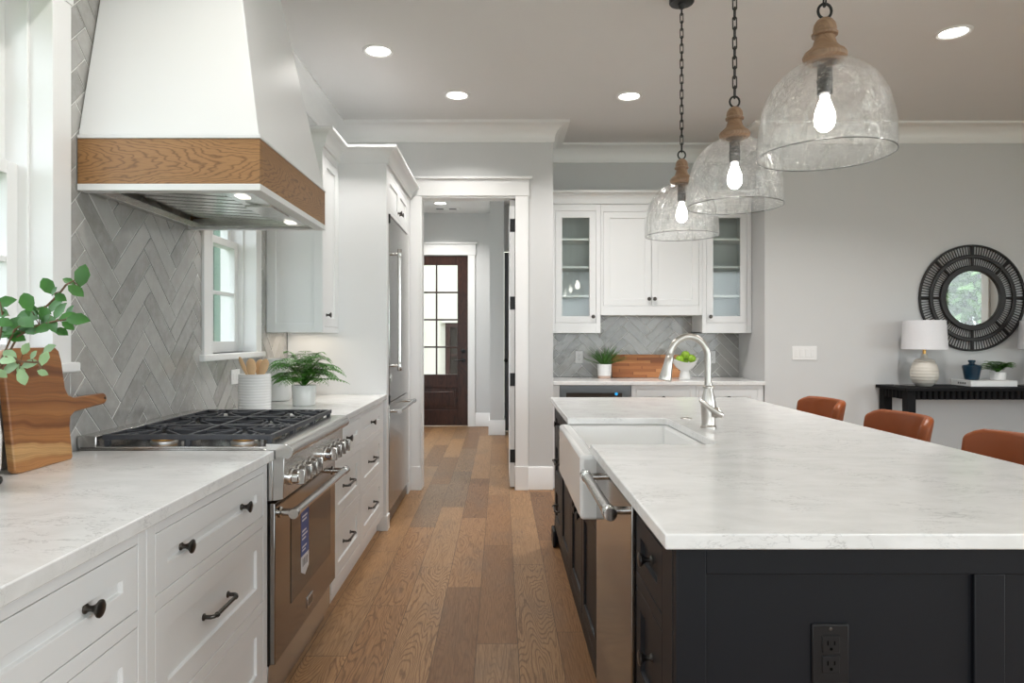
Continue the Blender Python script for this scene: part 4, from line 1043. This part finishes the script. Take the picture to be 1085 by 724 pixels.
def potted(name, loc, pot_prof, potmat, label, cat='plant', soil_r=.05, soil_h=.1, group=None):
    t = thing(name, loc, label, cat, group)
    p = MB().lathe(loc, (0, 0, 1), pot_prof, 36).build('pot', potmat, t)
    MB().lathe((loc[0], loc[1], loc[2] + soil_h), (0, 0, 1), [(soil_r, 0), (soil_r * .7, .004), (.0005, .007)], 20).build('soil', M['soil'], t)
    return t, p
def cup(r0, r1, h, th=.005, foot=.003):
    return [(r0 - foot, .0004), (r0, foot), (r1, h - .003), (r1 - th * .3, h), (r1 - th, h - .001), (r0 - th, th), (.0005, th)]
lc = (.946, 6.20, .9115)
t, p = potted('potted_grass', lc, cup(.058, .066, .130), M['stoneware'], 'small spiky green plant in a white pot in the bar niche', soil_r=.058, soil_h=.11)
MB().lathe(lc, (0, 0, 1), [(.0575, .0002), (.0592, .003), (.0606, .024), (.0601, .0245)], 36).build('clay_band', M['terracotta'], p)
rn = random.Random(4); m = MB()
for k in range(120):
    a = rn.uniform(0, 2 * PI); el = rn.uniform(.12, 1.0)
    d = Vector((math.cos(a) * el, math.sin(a) * el * .55, 1.05 - el * .55))
    m.leaf((lc[0] + math.cos(a) * .02, lc[1] + math.sin(a) * .02, lc[2] + .112), d, (0, 0, 1) if el > .2 else (1, 0, 0), rn.uniform(.14, .225), .0085, .22, .2)
m.build('foliage', M['grass'], t, normals=False)

bl = (1.622, 6.0, .9115)
b = MB(); seg = 48; prof = [(.048, 0), (.052, .004), (.045, .045), (.036, .075), (.040, .082), (.075, .105), (.102, .138), (.118, .172), (.1135, .172), (.098, .142), (.07, .112), (.03, .096), (.0005, .094)]
b.lathe(bl, (0, 0, 1), prof, seg)
for i, v in enumerate(b.v):
    hgt = v.z - bl[2]
    if hgt > .09:
        an = math.atan2(v.y - bl[1], v.x - bl[0]); v.z += (.018 * math.cos(2 * an)) * ((hgt - .09) / .08)
tag(b.build('footed_bowl', M['ceramic'], None, angle=60, origin=bl), 'white footed bowl with a wavy rim holding green apples', 'bowl')
def apple(x, y, z, label, tilt):
    t = thing('apple', (x, y, z), label, 'apple', 'green apples in the bowl')
    P = []
    for k in range(17):
        a = -PI / 2 + k / 16 * PI; r = .0385 * math.cos(a) ** .75 if abs(a) < PI / 2 - .01 else .0004
        P.append((max(.0005, r), .034 * math.sin(a) - (.010 if k == 16 else .004 if k == 15 else 0) + (.006 if k == 0 else .002 if k == 1 else 0)))
    MB().lathe((x, y, z), tilt, P, 24).build('flesh', M['apple'], t, angle=80)
    ax = Vector(tilt).normalized(); o = Vector((x, y, z)) + ax * .020
    MB().tube([o, o + ax * .016, o + ax * .026 + Vector((.004, 0, 0))], [.002, .0016, .002], 6).build('stem', M['stem'], t)
az = bl[2]
apple(1.578, 5.995, az + .178, 'green apple at the left of the bowl', (-.3, -.2, 1))
apple(1.624, 5.985, az + .216, 'topmost green apple in the bowl', (.1, -.3, 1))
apple(1.674, 5.980, az + .186, 'green apple at the right of the bowl', (.4, -.3, 1))
apple(1.630, 6.045, az + .170, 'green apple at the back of the bowl, mostly hidden', (0, .2, 1))

# ------------------------------------------------------------------ left counter: boards, branches, crock, fern
ol = [(0, .012), (.012, .002), (.03, 0), (.245, 0), (.252, .006), (.253, .10), (.262, .128), (.285, .142), (.45, .152), (.462, .160), (.465, .170), (.460, .183), (.448, .188), (.29, .186), (.262, .196), (.250, .218), (.246, .30), (.238, .334), (.222, .346), (.04, .346), (.012, .340), (0, .32)]
Y0b, Xb = 1.862, -1.322
o = MB().prism(ol, lambda y, z, d: (Xb - z * .105 + d, Y0b + y, .9055 + z + d * .105), -.022, 0)
o = o.build('cutting_board', M['acacia'], None, bevel=.004, seg=3, origin=(Xb, 1.98, .9055))
tag(o, 'striped wooden paddle cutting board leaning under the near window', 'cutting board')
hp = lambda d: (Xb - .170 * .105 + d, Y0b + .452, .9055 + .170)
MB().lathe(hp(.0003), (1, 0, .1), [(.0045, 0), (.0045, .0006), (.0005, .0007)], 14).build('hanging_hole', M['black'], o)
vx, vy = -1.317, 1.735
t = thing('branch_vase', (vx, vy, .905), 'white vase on a black foot holding leafy branches at the left edge', 'vase')
MB().lathe((vx, vy, .9255), (0, 0, 1), [(.034, 0), (.040, .02), (.042, .10), (.036, .16), (.024, .19), (.024, .205), (.021, .205), (.021, .19), (.0005, .185)], 28).build('vessel', M['ceramic'], t)
MB().lathe((vx, vy, .9054), (0, 0, 1), [(.040, 0), (.043, .006), (.042, .015), (.034, .0198), (.0005, .0199)], 28).build('foot', M['black'], t)
base = Vector((vx, vy, 1.115))
def branch(label, pts, leaves, key, dy, sd):
    """pts: twig points and leaves: (x, z, angle, length), all in metres from the vase mouth; dy: how far the branch leans back."""
    rn = random.Random(sd)
    at = lambda x, z, w: base + Vector((x, dy + rn.uniform(-w, w), z))
    t = thing('leafy_branch', base, label, 'branch', 'leafy branches in the vase')
    W = [base] + [at(x, z, .02) for x, z in pts]
    m = MB().tube(W, [.0026] * (len(W) - 1) + [.001], 6); lf = MB()
    for x, z, ang, l in leaves:
        c = at(x, z, .03); an = math.radians(ang)
        d = Vector((math.cos(an), rn.uniform(-.25, .25), math.sin(an)))
        st = c - d.normalized() * l * .5
        near = min((Wi.lerp(Wj, f) for Wi, Wj in zip(W, W[1:]) for f in (0, .25, .5, .75, 1)), key=lambda q: (q - st).length)
        m.tube([near, near.lerp(st, .6) + Vector((0, 0, .003)), st], [.0014, .0012, .001], 5)
        lf.leaf(st, d, (rn.uniform(-.3, .5), -1, rn.uniform(.2, .9)), l, l * .60, rn.uniform(.08, .2), .10)
    m.build('twig', M['stem'], t); lf.build('foliage', M[key], t, normals=False)
branch('leafy branch reaching highest towards the range', [(0.104, 0.185), (0.151, 0.232), (0.199, 0.276), (0.229, 0.297), (0.246, 0.311)],
       [(0.179, 0.295, 125, 0.055), (0.251, 0.323, 78, 0.062), (0.222, 0.308, 150, 0.034), (0.265, 0.282, -35, 0.047), (0.211, 0.267, -25, 0.038), (0.203, 0.281, 60, 0.026), (0.145, 0.254, 120, 0.059), (0.177, 0.251, 60, 0.057), (0.158, 0.234, -20, 0.038)], 'leaf', -0.015, 1)
branch('leafy branch spreading level across the window jamb', [(0.103, 0.169), (0.157, 0.196), (0.212, 0.204), (0.255, 0.212)],
       [(0.124, 0.219, 170, 0.071), (0.215, 0.232, 60, 0.052), (0.176, 0.207, 200, 0.058), (0.212, 0.199, -70, 0.047), (0.244, 0.217, 20, 0.047), (0.28, 0.211, 0, 0.058), (0.149, 0.185, 10, 0.056), (0.118, 0.189, 150, 0.052), (0.205, 0.181, -20, 0.041), (0.239, 0.196, -30, 0.036), (0.142, 0.204, 150, 0.056), (0.165, 0.224, 100, 0.049), (0.106, 0.202, 165, 0.056), (0.188, 0.189, 30, 0.045), (0.087, 0.185, 170, 0.052), (0.227, 0.232, 70, 0.037), (0.134, 0.232, 110, 0.047)], 'leaf', -0.035, 2)
branch('leafy branch at the photo edge, highest on the left', [(0.072, 0.169), (0.07, 0.216), (0.068, 0.255)],
       [(0.07, 0.255, 20, 0.053), (0.083, 0.204, -10, 0.047), (0.081, 0.177, 20, 0.056), (0.068, 0.228, 160, 0.043), (0.099, 0.168, -15, 0.052), (0.044, 0.236, 170, 0.056), (0.037, 0.197, 190, 0.056)], 'leaf', -0.025, 3)
branch('pale leafy sprig drooping over the cutting board', [(0.109, 0.119), (0.148, 0.107), (0.182, 0.104), (0.202, 0.088)],
       [(0.159, 0.07, -70, 0.042), (0.202, 0.08, -20, 0.028), (0.206, 0.115, 80, 0.039), (0.18, 0.123, 60, 0.026), (0.144, 0.1, 190, 0.045), (0.117, 0.111, 170, 0.046), (0.109, 0.091, 200, 0.048), (0.095, 0.123, 150, 0.043), (0.163, 0.138, 60, 0.034), (0.132, 0.083, -60, 0.032), (0.186, 0.138, 30, 0.037), (0.098, 0.078, -30, 0.034)], 'leaf_pale', -0.055, 4)

cx, cy = -1.222, 3.40
t = thing('utensil_crock', (cx, cy, .905), 'ribbed white ceramic crock holding wooden utensils behind the range', 'crock')
P = [(.070, .0004), (.0765, .006)]
for k in range(13):
    z = .012 + k * .0135; P += [(.0765, z), (.0785, z + .004), (.0785, z + .009), (.0765, z + .0125)]
P += [(.0785, .190), (.076, .195), (.072, .193), (.070, .01), (.0005, .008)]
MB().lathe((cx, cy, .905), (0, 0, 1), P, 40).build('jar', M['ceramic'], t, angle=50)
def utensil(label, dx, dy, tx, ty, top, wd, hl):
    b0 = Vector((cx + dx, cy + dy, .922)); e = Vector((cx + tx, cy + ty, top)); ax = (e - b0).normalized()
    h = e - ax * hl
    o = MB().tube([b0, h, h + ax * hl * .18, h + ax * hl * .45, h + ax * hl * .8, e - ax * .006, e], [.0055, .006, wd * .32, wd * .5, wd * .46, wd * .28, .002], 14, flat=.35, up=(0, 1, 0)).build('wooden_utensil', M['utensil'], None, angle=50, origin=b0)
    tag(o, label, 'utensil', 'wooden utensils in the ribbed crock')
utensil('thin wooden utensil leaning left out of the ribbed crock', .03, .01, -.075, -.005, 1.185, .022, .10)
utensil('wide wooden spatula just left of the crock middle', .01, -.03, -.018, -.01, 1.178, .050, .10)
utensil('wooden spoon at the middle of the crock', -.01, .03, .020, .03, 1.172, .048, .09)
utensil('wooden spatula leaning right out of the ribbed crock', -.03, 0, .058, .0, 1.175, .046, .10)
o = MB().lathe((-1.325, 4.06, .905), (0, 0, 1), [(.060, .0004), (.072, .004), (.081, .02), (.083, .06), (.080, .20), (.075, .245), (.0735, .25), (.071, .245), (.076, .19), (.078, .06), (.0005, .012)], 36).build('canister', M['stoneware'], None, origin=(-1.325, 4.06, .905))
tag(o, 'tall pale grey canister standing behind the fern', 'canister')
lc = (-1.092, 3.80, .905)
def fern_foliage(m, c, n, r, hgt, rn, ll, seed_el=(.05, 1.1), droop=1.0, sy=1.0):
    for k in range(n):
        a = k / n * 2 * PI * 3.236 + rn.uniform(-.2, .2); el = rn.uniform(*seed_el)
        R = r * rn.uniform(.65, 1.08) * (.55 + .45 * math.cos(el)); up = hgt * (.35 + .75 * math.sin(el))
        P = []
        for i in range(15):
            f = i / 14
            P.append(Vector((c[0] + math.cos(a) * R * f, c[1] + math.sin(a) * R * f * sy, c[2] + up * (2.3 * f - 1.3 * f * f * (1 + .50 * droop * math.cos(el))))))
        m.tube(P, [.0014] * 14 + [.0006], 4)
        for i in range(3, 15):
            t = (P[min(i + 1, 14)] - P[i - 1]).normalized(); sd = t.cross(Vector((0, 0, 1)))
            sd = sd.normalized() if sd.length > .01 else Vector((1, 0, 0))
            f = i / 14; l = ll * (math.sin(min(1, f * 1.25 + .12) * PI * .62 + .35) if f < .75 else 1.25 * (1.04 - f) * 2.2)
            for s in (-1, 1):
                m.leaf(P[i], sd * s + t * .55, Vector((0, 0, 1)) + sd * rn.uniform(-.3, .3), max(.008, l), max(.008, l) * .28, .25, .1)
t, p = potted('potted_fern', lc, cup(.062, .067, .112), M['ceramic'], 'bushy green fern in a white pot on the counter beyond the range', soil_r=.06, soil_h=.095)
m = MB(); fern_foliage(m, (lc[0], lc[1], lc[2] + .098), 66, .245, .200, random.Random(11), .050, (.0, 1.4), 1.15)
m.build('foliage', M['fern'], t, normals=False)
FLW = Fr((-1.4105, 0, 0), (0, 1, 0), (1, 0, 0))
duplex(FLW, 3.628, 1.073, M['plastic'], 'white switch plate on the tile below the far kitchen window', w=.078, h=.116, vertical=False)

# ------------------------------------------------------------------ pendants
BPROF = [(.2030, 0), (.2020, .04), (.2000, .08), (.1955, .115), (.1870, .150), (.1740, .182), (.1550, .212), (.1300, .238), (.1020, .258), (.0760, .272), (.0520, .281), (.0300, .285)]
def pendant(y, label):
    x, z0 = .965, 1.822
    t = thing('pendant_light', (x, y, z0), label, 'pendant light', 'glass dome pendants over the island')
    BP = [(r * .94, z) for r, z in BPROF]; full = BP + [(r - .0028, z - .0028) for r, z in reversed(BP)]
    g = MB().lathe((x, y, z0), (0, 0, 1), full, 64, True)
    for v in g.v:                                                    # hand-blown ripples
        q = Vector(v) * 9; k = mnoise.noise(q) * .0035 + mnoise.noise(q * 2.7) * .0015
        d = Vector((v.x - x, v.y - y, 0)); v += d * k / .2
    g.build('glass_shade', M['pendant'], t, angle=60)
    MB().lathe((x, y, z0 + .2855), (0, 0, 1), [(.052, -.006), (.060, 0), (.062, .010), (.057, .020), (.044, .030), (.034, .042), (.029, .058), (.0285, .066), (.036, .070), (.037, .076), (.032, .082), (.033, .090), (.030, .104), (.022, .116), (.013, .122), (.0005, .124)], 36).build('wood_finial', M['finial'], t)
    MB().lathe((x, y, z0 + .2790), (0, 0, -1), [(.034, 0), (.034, .004), (.021, .010), (.021, .052), (.023, .054), (.023, .060), (.0215, .062), (.0215, .096), (.018, .098), (.0005, .098)], 24).build('lamp_socket', M['black'], t)
    bz = z0 + .1800
    MB().lathe((x, y, bz), (0, 0, -1), [(.013, .002), (.014, .014), (.020, .030), (.0275, .052), (.030, .072), (.027, .090), (.018, .103), (.008, .109), (.0005, .110)], 24).build('bulb', M['bulb'], t)
    zc = z0 + .4095
    rp = [(x + .020 * math.cos(a * PI / 8), y, zc + .020 + .022 * math.sin(a * PI / 8)) for a in range(16)]
    MB().tube(rp, .0042, 8, True).build('loop', M['black'], t)
    ch = MB(); z = zc + .036; k = 0; step = .0405
    while z < H - .055:
        L, Wd = .0265, .0082; P = []
        for q in range(16):
            a = q / 16 * 2 * PI; hx = Wd * math.cos(a); hz = (L - Wd) * (1 if math.sin(a) > 0 else -1) + Wd * math.sin(a)
            P.append((x + (hx if k % 2 else 0), y + (0 if k % 2 else hx), z + L + hz - .003))
        ch.tube(P, .0025, 6, True); z += step; k += 1
    ch.build('chain', M['black'], t)
    MB().lathe((x, y, H), (0, 0, -1), [(.065, .0004), (.065, .018), (.060, .024), (.02, .028), (.012, .050), (.0005, .052)], 36).build('canopy', M['black'], t)
    rr = [(x + .1895 * math.cos(q * PI / 32), y + .1895 * math.sin(q * PI / 32), z0 - .0005) for q in range(64)]
    MB().tube(rr, .0019, 8, True).build('glass_rim', M['rim_glass'], t)
pendant(2.03, 'largest looking glass dome pendant, nearest the viewer')
pendant(2.81, 'middle glass dome pendant of the three over the island')
pendant(3.63, 'farthest glass dome pendant, with its black ceiling canopy in view')

# ------------------------------------------------------------------ bar stools
def make_stool():
    t = thing('bar_stool', (0, 0, 0), None, None)
    b = MB(); NU, NV = 21, 7; G = []
    for i in range(NU):
        s = -1 + 2 * i / (NU - 1)
        for j in range(NV):
            f = j / (NV - 1)
            top = .905 - .035 * max(0, abs(s) - .80) ** 1.5 * 11
            zz = .60 + (top - .60) * f
            xx = .37 - .12 * abs(s) ** 2.6 + (.05 * f) - .02
            G.append((xx, (.235 + .018 * f) * s, zz))
    Fq = [(i * NV + j, (i + 1) * NV + j, (i + 1) * NV + j + 1, i * NV + j + 1) for i in range(NU - 1) for j in range(NV - 1)]
    b.add(G, Fq); o = b.build('backrest', M['leather'], t)
    md = o.modifiers.new('thickness', 'SOLIDIFY'); md.thickness = .042; md.offset = 0
    bv = o.modifiers.new('bevel', 'BEVEL'); bv.width = .018; bv.segments = 4; bv.limit_method = 'ANGLE'; bv.angle_limit = math.radians(50)
    # seat cushion
    sp = []
    for k in range(28):
        a = k / 28 * 2 * PI; c, s = math.cos(a), math.sin(a)
        sp.append((.115 + .215 * math.copysign(abs(c) ** .6, c), .225 * math.copysign(abs(s) ** .6, s)))
    MB().prism(sp, lambda x, y, d: (x, y, d), .585, .665).build('seat', M['leather'], t, bevel=.022, seg=4)
    for sx, sy in ((-1, -1), (-1, 1), (1, -1), (1, 1)):
        MB().tube([(.115 + sx * .15, sy * .15, .584), (.115 + sx * .215, sy * .21, .001)], [.013, .010], 12).build('leg', M['black'], t)
    f = lambda z: .15 + (.584 - z) / .583 * .062
    r = f(.22)
    MB().tube([(.115 - r, -r, .22), (.115 + r, -r, .22), (.115 + r, r, .22), (.115 - r, r, .22)], .007, 8, True).build('footrest', M['black'], t)
    return t
st = make_stool()
for k, (y, lab) in enumerate(((2.615, 'tan leather bar stool nearest the viewer, cut by the right photo edge'), (3.385, 'middle tan leather bar stool of the three at the island'), (4.205, 'farthest tan leather bar stool, left of the console table'))):
    s_ = st if k == 0 else copy_tree(st)
    s_.location = (1.665, y, 0); tag(s_, lab, 'stool', 'tan leather bar stools at the island')

# ------------------------------------------------------------------ dining wall: switches, mirror, console
FD = Fr((0, 5.7797, 0), (1, 0, 0), (0, -1, 0))
t = thing('switch_plate', FD(2.574, 0, 1.15), 'white four gang light switch plate on the grey wall', 'light switch')
MB().lbox(FD, 2.469, 2.679, .0003, .006, 1.091, 1.209).build('cover_plate', M['plastic'], t, bevel=.0025)
for k in range(4): MB().lbox(FD, 2.574 + (k - 1.5) * .046 - .0165, 2.574 + (k - 1.5) * .046 + .0165, .0061, .0095, 1.117, 1.183).build('rocker', M['plastic'], t, bevel=.002)

mx, my, mz = 3.985, 5.7795, 1.615
t = thing('round_mirror', (mx, my, mz), 'round wall mirror in a wide black slatted frame', 'mirror')
def ringm(r0, r1, d0, d1, seg=72): return MB().lathe((mx, my, mz), (0, -1, 0), [(r0, d0), (r1, d0), (r1, d1), (r0, d1)], seg, True)
ringm(.229, .276, .004, .034).build('inner_ring', M['rattan'], t, bevel=.006)
ringm(.334, .368, .010, .030).build('middle_ring', M['rattan'], t, bevel=.006)
ringm(.434, .451, .004, .026).build('outer_ring', M['rattan'], t, bevel=.005)
MB().lathe((mx, my, mz), (0, -1, 0), [(.232, .010), (.232, .016), (.0005, .016)], 72).build('mirror_glass', M['mirror'], t, angle=20)
def slats(r0, r1, n, w, nm):
    s = MB()
    for k in range(n):
        a = (k + .5) / n * 2 * PI
        c, q = math.cos(a), math.sin(a)
        s.tube([(mx + c * r0, my - .018, mz + q * r0), (mx + c * r1, my - .017, mz + q * r1)], w, 6)
    return s.build(nm, M['rattan'], t)
slats(.270, .335, 104, .0035, 'inner_slats'); slats(.366, .440, 112, .0043, 'outer_slats')
s = MB()
for k in range(8):
    a = k / 8 * 2 * PI; c, q = math.cos(a), math.sin(a)
    s.tube([(mx + c * .27, my - .022, mz + q * .27), (mx + c * .44, my - .02, mz + q * .44)], .010, 10)
s.build('spokes', M['rattan'], t)

t = thing('console_table', (3.985, 5.55, 0), 'black console table with a reeded apron under the round mirror', 'table')
MB().box(3.170, 4.80, 5.335, 5.768, .860, .886).build('tabletop', M['blackwood'], t, bevel=.003)
for x in (3.195, 4.705):
    for y in (5.36, 5.683): MB().box(x, x + .07, y, y + .07, .0008, .8595).build('leg', M['blackwood'], t, bevel=.003)
MB().box(3.266, 4.704, 5.385, 5.40, .792, .8595).box(3.266, 4.704, 5.735, 5.75, .792, .8595).box(3.215, 3.23, 5.431, 5.682, .792, .8595).box(4.74, 4.755, 5.431, 5.682, .792, .8595).build('apron', M['blackwood'], t)
s = MB(); n = 31
for k in range(n):
    xx = 3.266 + (k + .5) * (4.704 - 3.266) / n
    s.lathe((xx, 5.384, .793), (0, 0, 1), [(.0225, 0), (.0225, .066)], 14)
s.build('front_reeding', M['blackwood'], t)
s = MB()
for k in range(5): s.lathe((3.214, 5.431 + (k + .5) * .0502, .793), (0, 0, 1), [(.0225, 0), (.0225, .066)], 14)
s.build('side_reeding', M['blackwood'], t)
def lamp(x, y, label):
    z = .8865
    t = thing('table_lamp', (x, y, z), label, 'lamp', 'white table lamps on the console')
    P = [(.052, .0004), (.056, .006)]
    for k in range(41):
        f = k / 40; zz = .008 + f * .222
        r = .114 * math.sin(min(1, (.20 + f * .80)) ** .92 * PI) ** .62 if f < .86 else None
        r = .103 * (1 - ((f - .40) / .66) ** 2) ** .5 if f > .40 else .103 * (1 - ((.40 - f) / .49) ** 2) ** .5
        if f > .86: r = .103 * (1 - ((.86 - .40) / .66) ** 2) ** .5 * (1 - (f - .86) / .14) ** .8 + .021 * min(1, (f - .86) / .14 * 1.6) + .006
        P.append((max(.02, r) + .0016 * math.sin(zz * 250), zz))
    P += [(.022, .250), (.020, .262), (.0005, .262)]
    MB().lathe((x, y, z), (0, 0, 1), P, 40).build('base', M['cream'], t, angle=60)
    MB().lathe((x, y, z), (0, 0, 1), [(.013, .2622), (.013, .30), (.008, .305), (.008, .40), (.0005, .40)], 16).build('neck', M['brass'], t)
    MB().lathe((x, y, z + .300), (0, 0, 1), [(.166, 0), (.152, .234), (.149, .234), (.163, 0)], 56, True).build('lamp_shade', M['shade'], t, angle=60)
    s = MB()
    for k in range(3):
        a = k * 2 * PI / 3; s.tube([(x, y, z + .395), (x + .148 * math.cos(a), y + .148 * math.sin(a), z + .505)], .002, 6)
    s.build('shade_fitter', M['brass'], t)
    MB().tube([(x - .06, y + .02, z + .004), (x - .13, y + .06, z + .006), (x - .17, y + .03, z + .010), (x - .19, y + .10, z + .003)], .0022, 6).build('cord', M['wire'], t)
lamp(3.448, 5.55, 'white ribbed table lamp left of the mirror on the console')
lamp(4.412, 5.55, 'white shaded table lamp at the right photo edge')
o = MB().box(3.775, 4.150, 5.475, 5.715, .8868, .9345)
o = o.build('book', M['paper'], None, bevel=.003, origin=(3.96, 5.6, .8868)); tag(o, 'thick white box shaped book lying on the console', 'book')
s = MB()
for k in range(4): s.box(3.7742, 3.7749, 5.535 + k * .026, 5.553 + k * .026, .902, .918)
s.build('title_print', M['ink'], o)
o = MB().lathe((3.868, 5.60, .9350), (0, 0, 1), [(.045, .0004), (.051, .005), (.068, .100), (.069, .112), (.062, .121), (.028, .128), (.021, .132), (.019, .140), (.026, .146), (.027, .160), (.022, .162), (.016, .150), (.0005, .140)], 40).build('vase', M['blue'], None, origin=(3.868, 5.60, .935))
tag(o, 'dark blue glazed vase standing on the white book', 'vase')
lc = (4.072, 5.585, .9350)
t, p = potted('potted_plant', lc, cup(.052, .057, .066), M['stoneware'], 'small fern in a white pot on the white book', soil_r=.05, soil_h=.055)
m = MB(); fern_foliage(m, (lc[0], lc[1], lc[2] + .055), 44, .150, .100, random.Random(5), .036, (.1, 1.3), .7)
m.build('foliage', M['grass'], t, normals=False)
